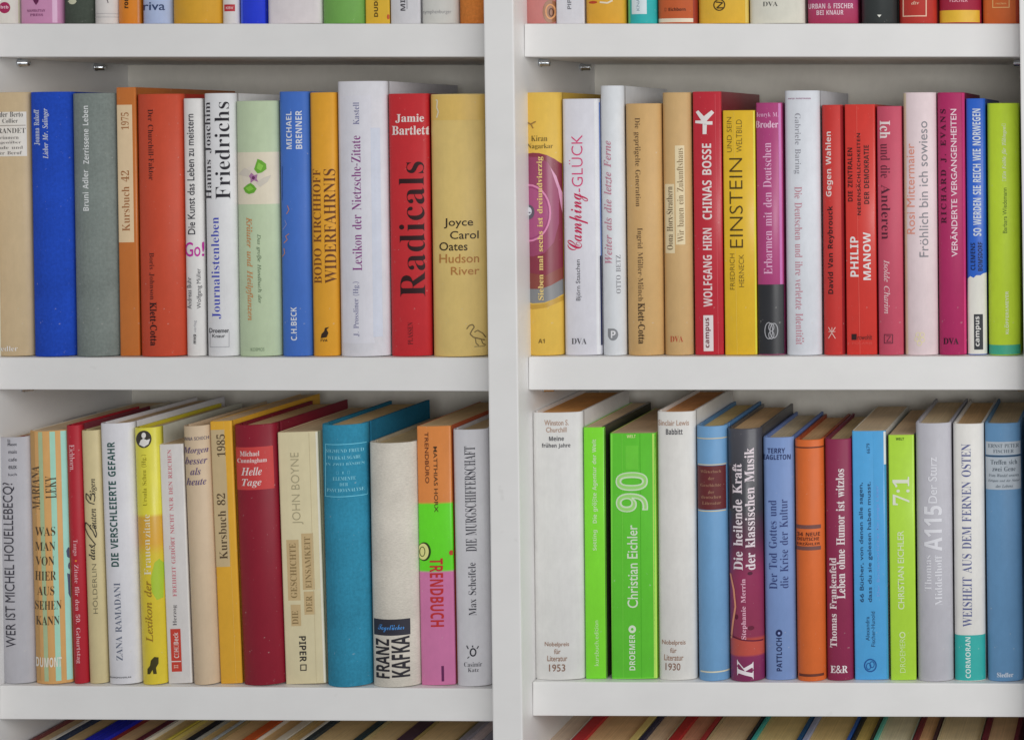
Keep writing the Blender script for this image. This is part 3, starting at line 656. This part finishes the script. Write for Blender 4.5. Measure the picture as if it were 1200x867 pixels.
ll(284.6, 333.4, 807, 499, '7e1226', 'hard', 'thick dark crimson book with a lighter red title label near its top', bulge=.004, fin='paper', side='6e1226', page='a08e68', deco=[
  ('R', 276, 528, 320.5, 578, 'b83a38', dict(panel=1, n='title_label', f='paper')), ('T', 'Michael', 'serifb', 281, 532.5, 304, 538.5, 'f0d8d4', dict(on=1)), ('T', 'Cunningham', 'serifb', 278, 541, 313, 547.5, 'f0d8d4', dict(on=1)),
  ('T', 'Helle', 'itab', 282.5, 551.5, 307, 561, 'f4e2de', dict(on=1)), ('T', 'Tage', 'itab', 283.5, 565, 306.5, 575.5, 'f4e2de', dict(on=1))])
ll(334.4, 382, 806, 507, 'cabf9c', 'paper', 'cream paperback with torn tan title strips and thin capitals', bulge=.0006, fin='paper', page='a29678', deco=[('L', [(362,508),(365,600),(371,804)], .5, 'b8ac8c', dict(lay=2)), 
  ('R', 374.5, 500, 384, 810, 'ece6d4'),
  ('U', 'JOHN BOYNE', 'sansl', 341.5, 535, 354.5, 619, '9a9276'),
  ('R', 336.5, 637, 351, 708, 'b8a076', dict(n='title_strip', panel=1)), ('U', 'GESCHICHTE', 'serif', 340, 641, 347.5, 705, '7e6a46', dict(on=1)),
  ('R', 341, 713, 352.5, 738, 'b8a076', dict(n='title_strip', panel=1)), ('U', 'DIE', 'serif', 342.5, 720, 349.5, 736, '7e6a46', dict(on=1)),
  ('R', 354, 630, 368, 696, 'b8a076', dict(n='title_strip', panel=1)), ('U', 'EINSAMKEIT', 'serif', 357.5, 634, 364.5, 694, '7e6a46', dict(on=1)),
  ('R', 356.5, 698, 369, 725, 'b8a076', dict(n='title_strip', panel=1)), ('U', 'DER', 'serif', 359, 703, 366, 722, '7e6a46', dict(on=1)),
  ('D', 'PIPER', 'sansb', 351, 750, 359, 780, '33302c'), ('F', 352, 783, 359.5, 790.5, 1.1, '33302c')])
ll(382.8, 435, 805.5, 499, '2f7f9c', 'hard', 'thick petrol blue cloth book with a framed title in pale capitals', bulge=.006, side='1f6480', page='a6966c', fin='cloth', head='2a6f88', deco=[
  ('F', 381, 521, 430, 583, .9, '6fc4dc'), ('T', 'SIGMUND FREUD', 'serif', 382, 527, 426, 531, '8fd8ea'), ('T', 'WERKAUSGABE', 'serif', 384, 535, 423, 539, '8fd8ea'),
  ('T', 'IN ZWEI BÄNDEN', 'serif', 382, 542, 427, 546, '8fd8ea'), ('T', '— I —', 'serif', 394, 553, 410, 556, '7cc8dc'), ('T', 'ELEMENTE', 'serif', 390, 559.5, 417, 563.5, '8fd8ea'),
  ('T', 'DER', 'serif', 398, 566.5, 408, 570, '8fd8ea'), ('T', 'PSYCHOANALYSE', 'serif', 383, 573, 427, 577, '8fd8ea')])
ll(436.2, 492, 807.5, 520, 'c4beb3', 'hard', 'thick natural linen book with bold black capitals at its foot', bulge=.0055, side='a39a86', page='a2946c', fin='linen', deco=[
  ('R', 438, 728, 481, 747, '2c2c36', dict(n='printed_label', panel=1, f='ink')), ('T', 'Tagebücher', 'script', 443, 734, 474, 743, '4a8cd0', dict(on=1)),
  ('U', 'FRANZ', 'sansx', 440.5, 751, 456.5, 797, '26242a'), ('U', 'KAFKA', 'sansx', 459, 748, 480.5, 796, '26242a')])
ll(493.4, 533.8, 804.5, 500, [(0, 'c2709c'), (.0925, 'c2709c'), (.0935, '5fcf22'), (.148, '5fcf22'), (.149, 'd08040'), (.2, 'd08040')], 'paper', 'paperback striped orange, green and pink with red title letters', bulge=.0012, side='b0502c', page='a8946c', deco=[
  ('D', 'TRENDBÜRO', 'sansm', 498, 508, 503.5, 568, '5a3020'), ('D', 'MATTHIAS HORX', 'sansm', 508.5, 525, 513, 602, '4a3420'),
  ('D', 'TRENDBUCH', 'sansb', 504, 656, 520, 736, 'b02c2c'), ('R', 517.5, 782, 520.5, 800, '5a1c4c', dict(lay=2, n='printed_line')),
  ('E', 497, 648, 8, 11, '2c3a18', dict(lay=2)), ('E', 496, 648, 6.5, 9.5, 'd8d88c', dict(lay=3)), ('O', 495, 648, 3.5, 6, .9, '3a4a1c', dict(lay=4)), ('E', 529, 650, 2.6, 3, 'b0402c')])
ll(534.8, 576, 805, 504, 'c5c4c8', 'jacket', 'white book beside the upright with slender black capitals reading upwards', bulge=.003, page='a49672', yaw=.008, deco=[
  ('U', 'DIE MURGSCHIFFERSCHAFT', 'serif', 545, 524, 558, 647, '34343e'), ('U', 'Max Scheifele', 'serif', 549, 660, 558, 722, '3c3c44'),
  ('O', 554.5, 765, 4, 5, 1.6, '2c2c34'), ('L', [(549,761),(547,757)], 1.2, '2c2c34'), ('L', [(554,759),(554,757)], 1.4, '2c2c34'), ('L', [(559,761),(561,758)], 1.2, '2c2c34'), ('L', [(550,770),(548,772)], 1, '2c2c34'),
  ('T', 'Casimir', 'serif', 544, 776.5, 565, 782, '44444c'), ('T', 'Katz', 'serif', 548.5, 783.5, 561, 788, '44444c')])

# ------------------------------------------------------------------ lower shelf, right bay
G = 'books on the lower shelf of the right bay'
YW2 = 0.006
LR = iter([.0105,.009,.008,.007,.010,.012,.0115,.0117,.010,.012,.0105,.010,.008,.013])
def lr(*a, **k):
    k.setdefault('lean', next(LR))
    k.setdefault('yaw', YW2); k.setdefault('page', 'a89c80')
    return make_book(*a, group=G, **k)
lr(626.4, 685, 797.5, 484, 'c9c8c6', 'jacket', 'broad white book dated 1953, first right of the upright on the lower shelf', bulge=.0028, side='d6d4d2', page='a87c42', deco=[
  ('T', 'Winston S.', 'sansm', 638, 493, 666.5, 499.5, 'a08270'), ('T', 'Churchill', 'sansm', 640, 501.5, 664, 507.5, 'a08270'), ('T', 'Meine', 'sansb', 643.5, 512, 661, 517.5, '4c4c50'), ('T', 'frühen Jahre', 'sansb', 635, 520, 668.5, 526.5, '4c4c50'),
  ('T', 'Nobelpreis', 'sansm', 638.5, 753, 667, 759.5, '8a6a58'), ('T', 'für', 'sansm', 649.5, 761, 657, 767, '8a6a58'), ('T', 'Literatur', 'sansm', 641.5, 769, 665, 775.5, '8a6a58'), ('T', '1953', 'sansm', 643.5, 779, 662.5, 787.5, '7a5a4a')])
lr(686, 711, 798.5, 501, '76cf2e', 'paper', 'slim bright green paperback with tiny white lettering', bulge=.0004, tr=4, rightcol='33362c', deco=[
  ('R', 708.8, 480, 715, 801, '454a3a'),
  ('U', 'Sotting', 'sansb', 694.5, 624, 700.5, 648, 'dcf2c0'), ('U', 'Die größte Agentur der Welt', 'sansb', 693.5, 518, 700.5, 616, 'dff4c6'), ('U', 'kursbuch.edition', 'sans', 696.5, 730, 701.5, 783, 'd6f0b8')])
lr(716.6, 770.5, 797.5, 508, '57b52c', 'paper', 'broad green paperback with a large outlined 90 reading upwards', bulge=.0006, side='b6d85a', page='a8977a', deco=[('L', [(729,509),(729.6,600),(730.4,796)], .7, '6cc040', dict(lay=2)), ('L', [(750,509),(751,650),(752,796)], .7, '4aa424', dict(lay=2)), ('R', 733, 524, 748, 552, '62bc34', dict(n='printed_panel')), 
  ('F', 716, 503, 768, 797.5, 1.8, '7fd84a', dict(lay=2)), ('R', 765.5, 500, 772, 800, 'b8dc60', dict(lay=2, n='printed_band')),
  ('T', 'WELT', 'sansx', 734.5, 511.5, 745, 515, 'e8f0a8'),
  ('U', '90', 'sansx', 721.5, 555, 759.5, 602, 'd2e6c4', dict(lay=3)), ('U', '90', 'sansi', 723.2, 556.3, 757.8, 600.7, '8fc86c', dict(lay=4)),
  ('U', 'Christian Eichler', 'sansm', 735, 617, 747.5, 714, 'e4f2d8'), ('U', 'DROEMER', 'sansb', 737.5, 745, 744.5, 787, 'e4f2d8'), ('E', 741, 739, 4.4, 4.6, 'e4f2d8'), ('E', 741, 739, 1.6, 1.6, '57b52c', dict(lay=3))])
lr(771.5, 816.5, 796, 483, 'cac8c4', 'jacket', 'white book dated 1930 in brown, right of the broad green one', bulge=.0028, side='d4d2ce', page='a6784a', deco=[
  ('T', 'Sinclair Lewis', 'sansm', 771.5, 491.5, 807.5, 498, 'a08270'), ('T', 'Babbitt', 'sansb', 780.5, 501.5, 800, 508.5, '44444a'),
  ('T', 'Nobelpreis', 'sansm', 776, 749, 803.5, 756, '8a6a58'), ('T', 'für', 'sansm', 785.5, 758, 793, 764, '8a6a58'), ('T', 'Literatur', 'sansm', 778.5, 766, 801, 773, '8a6a58'), ('T', '1930', 'sansm', 780, 776, 797.5, 784.5, '7a5a4a')])
lr(818.4, 854.3, 795.5, 500, '6692ba', 'hard', 'sky blue leather book with a dark red title label', bulge=.005, fin='paper', side='4a76a2', page='a09464', deco=[
  ('R', 817, 543.5, 850.5, 595, '5c2226', dict(panel=1, n='title_label', f='paper')), ('R', 813, 511, 853, 512, 'c9b88a', dict(lay=2, n='gilt_line')), ('R', 818, 541.7, 850.5, 542.7, 'c9b88a', dict(lay=2, n='gilt_line')), ('R', 818, 596, 850.5, 597, 'c9b88a', dict(lay=2, n='gilt_line')),
  ('R', 821, 784, 856, 785.6, 'c4bfa6', dict(lay=2, n='gilt_line'))] + [
  ('T', s, 'serif', x0, y-1.8, x1, y+1.8, '94705a', dict(on=1)) for s, x0, x1, y in (('Wörterbuch', 821, 845, 550), ('der', 830, 837, 558), ('Geschichte', 821, 845, 566), ('der', 830, 837, 574), ('deutschen', 822, 845, 580), ('Literatur', 823, 845, 587))])
lr(855.2, 895.6, 797.5, 503, [(0, '742450'), (.020, '7e2a54'), (.0215, 'b04a3e'), (.034, 'b04a3e'), (.036, '84304c'), (.085, '862c50'), (.115, '52283e'), (.14, '34343a'), (.21, '45454c')], 'jacket', 'charcoal to magenta book with white title in two lines and a white K', bulge=.005, fin='gloss', side='3c3c40', page='a08a66', deco=[
  ('U', 'Die heilende Kraft', 'serifb', 859, 542, 870, 667, 'ecdfe6'), ('U', 'der klassischen Musik', 'serifb', 873, 524, 884.5, 667, 'ecdfe6'), ('U', 'Stephanie Merrin', 'serifb', 868.5, 677, 875.5, 748, 'e8b4c8'),
  ('U', 'K', 'itab', 864, 772, 883, 795, 'f2e8ee'),
  ('L', [(856,672),(860,690),(862,710),(859,730),(857,748)], 2, 'cf8c6c'), ('L', [(856,745),(868,748),(882,750),(894,751)], 1.6, '5a1830'), ('E', 880, 735, 4, 2.5, '5a1830'), ('E', 863, 722, 2, 3, '5a1830'), ('E', 879, 671, 3, 2, '4a1830')])
lr(896.6, 933, 798.5, 513, '7088b6', 'jacket', 'periwinkle blue book with navy lettering and a small navy roundel', bulge=.002, page='a9a58c', side='5c72a8', deco=[
  ('T', 'TERRY', 'sansb', 899.5, 527, 920, 533, '1f2a56'), ('T', 'EAGLETON', 'sansb', 894.5, 534.5, 926.5, 540.5, '1f2a56'),
  ('U', 'Der Tod Gottes und', 'serif', 901, 588, 910.5, 692, '2c386a'), ('U', 'die Krise der Kultur', 'serif', 914, 587, 923.5, 691, '2c386a'),
  ('U', 'PATTLOCH', 'sansb', 910, 749, 916.5, 788, '1c2650'), ('E', 913, 743.5, 4, 4.2, '1c2650'), ('E', 913, 743.5, 1.4, 1.5, '8a9ccc', dict(lay=3))])
lr(934, 968, 798.5, 516, 'c5602a', 'hard', 'burnt orange book with dark bands around its middle', bulge=.0035, fin='paper', side='8c3a1e', page='a0845c', deco=[
  ('R', 929.5, 524, 964.5, 525.6, '5c2c1c', dict(lay=2, n='printed_line')), ('R', 933, 615.5, 962, 620, '6a4440', dict(lay=2, n='printed_line')), ('R', 933, 640.5, 962, 645, '6a4440', dict(lay=2, n='printed_line')),
  ('T', '34 NEUE', 'sansb', 934, 624, 961, 628.5, '4a2018'), ('T', 'DEUTSCHE', 'sansb', 934.5, 629.8, 960, 633.8, '4a2018'), ('T', 'ERZÄHLER', 'sansb', 934, 635, 961, 639, '4a2018'),
  ('R', 936.5, 790, 965.5, 793, '5a2c20', dict(lay=2, n='printed_line'))])
lr(968.8, 1000, 798, 515, '7f2446', 'jacket', 'wine red book with white slab lettering and letters at its foot', bulge=.0022, page='a09670', side='6c1c3a', deco=[
  ('U', 'Thomas Frankenfeld', 'serifb', 972.5, 654, 980.5, 759, 'ead8dc'), ('U', 'Leben ohne Humor ist witzlos', 'serifb', 980, 550, 990, 702, 'f0e2e4'), ('T', 'E&R', 'serifb', 973.5, 780, 993.5, 789, 'f0e6e8')])
lr(1001.5, 1041.5, 798, 505.5, '4a98cc', 'paper', 'bright sky blue paperback with dark sans lettering reading upwards', bulge=.0008, page='b2a88c', side='d8d8d0', fin='gloss', deco=[
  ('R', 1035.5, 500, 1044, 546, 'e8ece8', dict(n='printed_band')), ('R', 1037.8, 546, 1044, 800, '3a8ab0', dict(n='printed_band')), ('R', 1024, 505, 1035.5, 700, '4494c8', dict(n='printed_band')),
  ('U', '66 Bücher, von denen alle sagen,', 'sansm', 1007, 567, 1013, 707, '1f3c5c'), ('U', 'dass du sie gelesen haben musst.', 'sansm', 1016.5, 566, 1022.5, 707, '1f3c5c'),
  ('U', '6679', 'sansm', 1015.5, 521, 1019.5, 533, '2c5478'), ('U', 'Der Bücherverführer für junge Leser', 'sansl', 1027, 570, 1031, 700, '7a90c8'),
  ('U', 'Alexandra', 'sans', 1014.5, 724, 1019, 752, '1f3c5c'), ('U', 'Fischer-Hunold', 'sans', 1021, 718, 1025.5, 759, '1f3c5c'),
  ('O', 1020, 781, 7.5, 7.8, 1.4, '1c4a86'), ('O', 1018, 782, 3, 4, .9, '1c4a86'), ('O', 1022, 780, 3, 4, .9, '1c4a86')])
lr(1043.6, 1074, 798, 510, 'a0c838', 'paper', 'lime paperback with large white 7:1 and thin white capitals', bulge=.0004, page='a6977a', side='2f3426', deco=[
  ('T', 'WELT', 'sansx', 1050, 514, 1059.5, 517, '4a5c1c'),
  ('U', '7:1', 'serifb', 1046, 560, 1066, 593, 'f0f4e0'), ('U', 'CHRISTIAN EICHLER', 'sansm', 1052, 623, 1059.5, 715, 'e4efc4'), ('U', 'DROEMER', 'sansl', 1054.5, 749, 1061, 789, 'dcebb4'), ('O', 1057.5, 745, 3.6, 3.8, 1.3, 'dcebb4')])
lr(1075.2, 1117.4, 800, 496.5, 'aaa9b0', 'jacket', 'silver grey book with white letters and digits reading upwards', bulge=.0035, page='a89e80', side='9e9ea8', deco=[
  ('U', 'Thomas', 'serif', 1083.5, 652, 1091.5, 694, 'dcdce2'), ('U', 'Middelhoff', 'serif', 1095.5, 652, 1104, 711, 'dcdce2'), ('U', 'A115', 'sansx', 1083, 594, 1104, 647, 'e6e6ec'), ('U', 'Der Sturz', 'sansm', 1087.5, 537, 1098, 591, 'dedee4')])
lr(1118.6, 1155, 799, 497, 'd2d0cc', 'jacket', 'white book with a turquoise foot and blue capitals reading upwards', bulge=.0022, page='9c8660', deco=[
  ('R', 1115, 745, 1158, 800, '2c9c96'),
  ('U', 'WEISHEIT AUS DEM FERNEN OSTEN', 'serif', 1127.5, 521, 1138.5, 735, '4f5684'), ('U', 'CORMORAN', 'sansb', 1131.5, 747, 1137.5, 795, 'dcf0ec')])
lr(1157.4, 1199.5, 799.5, 496.5, '5c86ac', 'jacket', 'steel blue book with a grey title label, at the right end of the lower shelf', bulge=.003, page='a2987a', yaw=0, deco=[
  ('R', 1155, 519, 1199, 534.5, 'a8b0b8', dict(n='title_label', panel=1, f='paper')), ('R', 1155, 537, 1199, 575, 'a8b0b8', dict(n='title_label', f='paper')), ('R', 1155, 534.9, 1199, 536.6, '24405c', dict(lay=2, n='printed_line')),
  ('T', 'ERNST PETER', 'serif', 1158, 521.5, 1194, 526, '4c5864'), ('T', 'FISCHER', 'serif', 1164, 528, 1188, 532, '4c5864'), ('T', 'Treffen sich', 'serif', 1161, 540, 1192, 545.5, '3c4854'), ('T', 'zwei Gene', 'serif', 1163, 548, 1190, 553.5, '3c4854'),
  ('T', 'Vom Wandel unseres', 'ital', 1159, 556.5, 1194, 560, '4c5864'), ('T', 'Erbguts und der Natur', 'ital', 1158, 563, 1195, 566.5, '4c5864'), ('T', 'des Lebens', 'ital', 1167, 569, 1187, 572.5, '4c5864'),
  ('T', 'Siedler', 'serifb', 1168.5, 789, 1187.5, 794.5, 'd8dfe8')])

# ------------------------------------------------------------------ top shelf: the feet of the books
G = 'books on the top shelf of the left bay'
TOP = -285
def lt(xl, xr, col, kind, label, deco=(), **k):
    k.setdefault('bulge', .003)
    return make_book(xl, xr, 28, TOP+random.randint(-14, 14), col, kind, label, G, deco, lean=0.0127, Y0=0.003, **k)
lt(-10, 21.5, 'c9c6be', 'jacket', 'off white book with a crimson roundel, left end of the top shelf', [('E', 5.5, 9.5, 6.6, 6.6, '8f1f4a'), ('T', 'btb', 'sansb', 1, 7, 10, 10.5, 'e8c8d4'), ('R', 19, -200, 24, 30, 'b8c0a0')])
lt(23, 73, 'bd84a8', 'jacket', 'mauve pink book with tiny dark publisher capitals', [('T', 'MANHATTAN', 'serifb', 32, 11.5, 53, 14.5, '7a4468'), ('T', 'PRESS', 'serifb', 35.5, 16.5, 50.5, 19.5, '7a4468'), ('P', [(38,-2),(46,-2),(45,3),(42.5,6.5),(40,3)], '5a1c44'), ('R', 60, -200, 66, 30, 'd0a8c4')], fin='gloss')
lt(74.5, 109.5, '454c44', 'hard', 'dark grey green book between the mauve and the white one', [('E', 85, 2, 4.5, 3.5, 'b8b8a0'), ('L', [(80,2),(90,2)], 1, 'b8b8a0')])
lt(110.5, 138, 'cac5c2', 'jacket', 'white book with two faint grey lines at its foot', [('R', 108, 16, 140, 16.8, 'a8a4a4', dict(lay=2, n='printed_line')), ('R', 108, 19.5, 140, 21, 'b4b0ae', dict(lay=2, n='printed_line')), ('L', [(125,-2),(127,4)], 1, '5a5458')])
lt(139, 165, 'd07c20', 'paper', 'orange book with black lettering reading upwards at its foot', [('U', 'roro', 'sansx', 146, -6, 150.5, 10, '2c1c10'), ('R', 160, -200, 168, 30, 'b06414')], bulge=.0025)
lt(166.5, 200.8, 'aab8d8', 'jacket', 'pale blue book with navy lowercase letters across its foot', [('T', 'riva', 'sansm', 168, 3, 193.5, 12.5, '26365c')])
lt(202, 259.5, 'c8962c', 'jacket', 'broad mustard yellow book in the top row', bulge=.005)
lt(260.5, 279.5, 'ccc8c6', 'jacket', 'slim white book with a small red box at its foot', [('R', 263, 5.5, 275.5, 13.5, 'a82832', dict(n='publisher_label', panel=1, lay=2)), ('T', 'KBV', 'sansb', 265, 8, 273.5, 11, 'e8c0c0', dict(on=1))], bulge=.0015)
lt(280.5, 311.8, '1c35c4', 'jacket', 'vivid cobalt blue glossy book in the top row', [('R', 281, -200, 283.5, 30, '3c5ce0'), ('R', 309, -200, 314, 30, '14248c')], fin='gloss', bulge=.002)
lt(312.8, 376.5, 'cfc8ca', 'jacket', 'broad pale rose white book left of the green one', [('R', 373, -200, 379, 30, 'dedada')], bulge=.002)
lt(377.6, 427, '6a9c4c', 'jacket', 'grass green book in the top row', bulge=.004)
lt(428, 456.6, 'd0a834', 'paper', 'yellow paperback with vertical dark capitals and an orange dot', [('U', 'DUDEN', 'sansx', 438.5, -10, 443, 20, '4a3814'), ('E', 455, 20, 1.5, 3, 'b04a24')], bulge=.0005)
lt(457.6, 492.6, 'c2c1c5', 'paper', 'light grey book with M and a thin line reading upwards', [('U', 'MIT', 'sansb', 469.5, -6, 475, 13, '4a484e'), ('R', 476.5, -40, 477.2, 11, '77767c', dict(lay=3, n='printed_line'))], bulge=.0015)
lt(493.6, 537, 'c4c3be', 'jacket', 'off white book with fine grey lowercase line across its foot', [('T', 'nymphenburger', 'sansl', 495.5, 12, 529, 17.5, '77757a')], bulge=.003)
lt(538, 571, 'c87838', 'hard', 'terracotta orange book against the upright in the top row', bulge=.004)
G = 'books on the top shelf of the right bay'
lt(614.8, 651, 'b87470', 'jacket', 'dusty pink book with a brown swirl picture at its foot', [('E', 645, 14, 9, 14, '8a5a3c', dict(f='gloss', n='printed_picture')), ('O', 645, 14, 6, 9, 1.6, 'c89060'), ('O', 646, 15, 3, 5, 1.2, '4a2c20')])
lt(651.6, 685, 'd0d0d6', 'paper', 'white book with grey capitals reading upwards, right of the pink one', [('U', 'PIPER', 'sansm', 665, -12, 669.5, 11, '66666c')], bulge=.0006)
lt(686, 733.4, 'd09c34', 'jacket', 'amber book with white and red marks near its foot', [('E', 695, 3, 5, 1.6, 'a83c24'), ('L', [(703,3),(712,4),(718,1)], 2, 'e4d8c0')], bulge=.0025)
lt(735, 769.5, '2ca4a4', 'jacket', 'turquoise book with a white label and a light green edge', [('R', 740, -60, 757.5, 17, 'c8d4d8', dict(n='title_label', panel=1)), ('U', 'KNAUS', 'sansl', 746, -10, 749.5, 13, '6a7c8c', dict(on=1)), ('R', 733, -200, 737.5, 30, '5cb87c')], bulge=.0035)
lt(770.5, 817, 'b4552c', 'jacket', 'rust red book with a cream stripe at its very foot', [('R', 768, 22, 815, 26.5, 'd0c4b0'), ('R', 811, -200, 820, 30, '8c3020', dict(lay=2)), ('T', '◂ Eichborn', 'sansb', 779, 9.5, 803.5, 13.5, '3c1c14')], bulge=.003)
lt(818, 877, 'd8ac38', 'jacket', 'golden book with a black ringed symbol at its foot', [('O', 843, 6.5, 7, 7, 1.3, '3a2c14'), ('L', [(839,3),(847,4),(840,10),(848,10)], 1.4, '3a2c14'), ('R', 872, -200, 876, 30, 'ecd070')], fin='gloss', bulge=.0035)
lt(878, 943, 'c8c6ba', 'jacket', 'broad cream book with small black capitals across its foot', [('T', 'DVA', 'serif', 894, 2.5, 911.5, 8, '4a4a48')], bulge=.003)
lt(946, 1005.5, [(0, '9c3050'), (.012, 'a0385c'), (.03, '8c2c68')], 'jacket', 'broad raspberry book with two lines of white capitals', [('T', 'URBAN & FISCHER', 'sansb', 947.5, 4.5, 1000, 10.5, 'e8c8d4'), ('T', 'BEI KNAUR', 'sansb', 957, 12.5, 988.5, 18, 'e8c8d4')], bulge=.003, side='8c2c50')
lt(1009, 1051.5, '2c3030', 'hard', 'black book with a tiny white mark at its foot', [('P', [(1028,18),(1033,18),(1030.5,21)], 'd0d0c8')], fin='gloss', bulge=.0045)
lt(1053.5, 1098, 'a83028', 'hard', 'red leather look book with a pale square frame', [('F', 1058, -30, 1086, 20, 1.3, 'e0b8a0'), ('T', 'dtv', 'itab', 1068, 2, 1077, 6, 'e0b8a0')], fin='gloss', bulge=.004)
lt(1100.5, 1150, '96203a', 'jacket', 'dark crimson book with a yellow foot', [('R', 1100, 12.5, 1148, 26.8, 'd8ac34', dict(n='printed_band')), ('T', 'FISCHER', 'sansb', 1113, -2, 1134, 3, 'd89ca8')], bulge=.0045)
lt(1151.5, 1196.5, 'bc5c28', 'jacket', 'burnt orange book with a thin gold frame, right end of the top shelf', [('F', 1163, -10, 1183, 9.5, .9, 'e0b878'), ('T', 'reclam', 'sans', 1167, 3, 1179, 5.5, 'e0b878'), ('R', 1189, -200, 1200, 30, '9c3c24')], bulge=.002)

# ------------------------------------------------------------------ bottom shelf: only the heads of the books come into view
G = 'books on the bottom shelf of the left bay'
def front(x, yt): return VX-(VX-x)*(yt-VY)/714.5
def lo(xa, xb, left, right, tl, tr, page, label, yt=880, kind='jacket', xo=0, **k):
    # xa, xb are seen at the very foot of the photograph on the heads of the books; carry them forward to the spine
    bay_l = 0.0127*(1190-864)
    f = lambda x: front(x, yt)
    xl, xr = f(xa), f(xb)
    sh = 0.0127*(1190-yt)
    Y_ = ((yt-VY)/714.5)
    return make_book(xl+sh+.2, xr+sh-.2, 1190, yt, left, kind, label, G, (), page=page, side=left, rightcol=right, tl=tl, tr=tr, lean=0.0127, yaw=0.0, depth=.15, bulge=.002, head=k.get('head'))
lo(40, 70, '6a3a3c', 'd4d0c4', 4, 6, 'b0a078', 'book with a maroon left cover and white jacket edge, leftmost on the bottom shelf')
lo(70, 104, '28344c', '9c9070', 6, 1, 'a89668', 'navy covered book next to the leftmost one of the bottom shelf')
lo(104, 128, '1f24a0', '1f24a0', 11, 11, '1f24a0', 'slim vivid blue book with no pages showing on the bottom shelf', kind='hard', yt=876)
lo(128, 173, '6c2028', '5a2430', 7, 8, 'a08a60', 'book in dark red boards right of the vivid blue one')
lo(173.5, 204, 'd0ccc0', 'c8b84c', 5, 4, 'a09260', 'white covered book with a yellow right edge on the bottom shelf')
lo(205, 232, 'b8a85c', '1e2028', 2, 9, '9a9464', 'book with olive pages and a black right cover')
lo(232.5, 258, '8a8c88', 'a4aeb4', 2, 5, '9a8a5c', 'book with a light blue grey right cover on the bottom shelf')
lo(258.5, 303, '8c7c58', 'c05828', 1, 14, '9c8a62', 'book with a bright orange right cover on the bottom shelf')
lo(304, 340, 'd8d0c4', 'cfcabc', 2, 12, '9a865c', 'tan paged book with a broad white right cover')
lo(340.5, 360, 'a08a60', 'dcd8cc', 1, 4, '9a8c60', 'narrow book with a thin white right edge on the bottom shelf')
lo(360.5, 428, '28343c', '24383e', 7, 9, 'aa9c70', 'wide book in dark slate boards on the bottom shelf')
lo(428.5, 487, 'a0946c', '443040', 2, 18, 'a4966c', 'wide book with a dark purple right cover')
lo(487.5, 540, '8c7c50', '807048', 1, 1, 'a09066', 'wide olive paged paperback on the bottom shelf', kind='jacket')
lo(540.5, 572, '8c8890', '8c8890', 9, 3, '8c8890', 'grey lilac book beside the upright on the bottom shelf')
G = 'books on the bottom shelf of the right bay'
lo(624.5, 672, '9c3a50', 'b8b0a4', 7, 1, 'bdb6a4', 'crimson covered book with whitish pages, first right of the upright on the bottom shelf')
lo(672.5, 750, 'b03034', 'd8c87c', 15, 9, 'a48e64', 'thick book with a red left and a pale yellow right cover')
lo(750.5, 785, '2a2c44', 'a49878', 6, 1, 'a89c80', 'book with a thin navy left cover on the bottom shelf')
lo(785.5, 829, 'a82c2c', 'a03434', 12, 6, '7c5844', 'red covered book with brown pages on the bottom shelf')
lo(829.5, 881, 'a09070', '24282c', 1, 4, 'a69a78', 'tan paged book with a thin black right cover')
lo(881.5, 941, '3ca4a0', '1c5080', 4, 5, 'a09664', 'book with a turquoise left and a dark blue right cover')
lo(941.5, 998, '9ca4c4', '2c5cac', 6, 4, 'a0925e', 'book with a lavender left and a blue right cover')
lo(998.5, 1024, '23262c', '3a3428', 4, 3, '7c7038', 'narrow book with dark olive pages on the bottom shelf')
lo(1024.5, 1070, '5cb0a0', '9ca898', 4, 1, 'a4a68c', 'book with a mint left cover and greenish pages')
lo(1070.5, 1098, '6c2830', '442a2c', 6, 4, 'a8865c', 'narrow book in dark red boards with tan pages')
lo(1098.5, 1150, 'b0a688', 'a89c7c', 1, 1, 'a09a78', 'wide grey paged book left of the last one on the bottom shelf')
lo(1150.5, 1194, '6c2432', '6c2432', 7, 5, 'a08a68', 'book with a maroon cover at the right end of the bottom shelf')
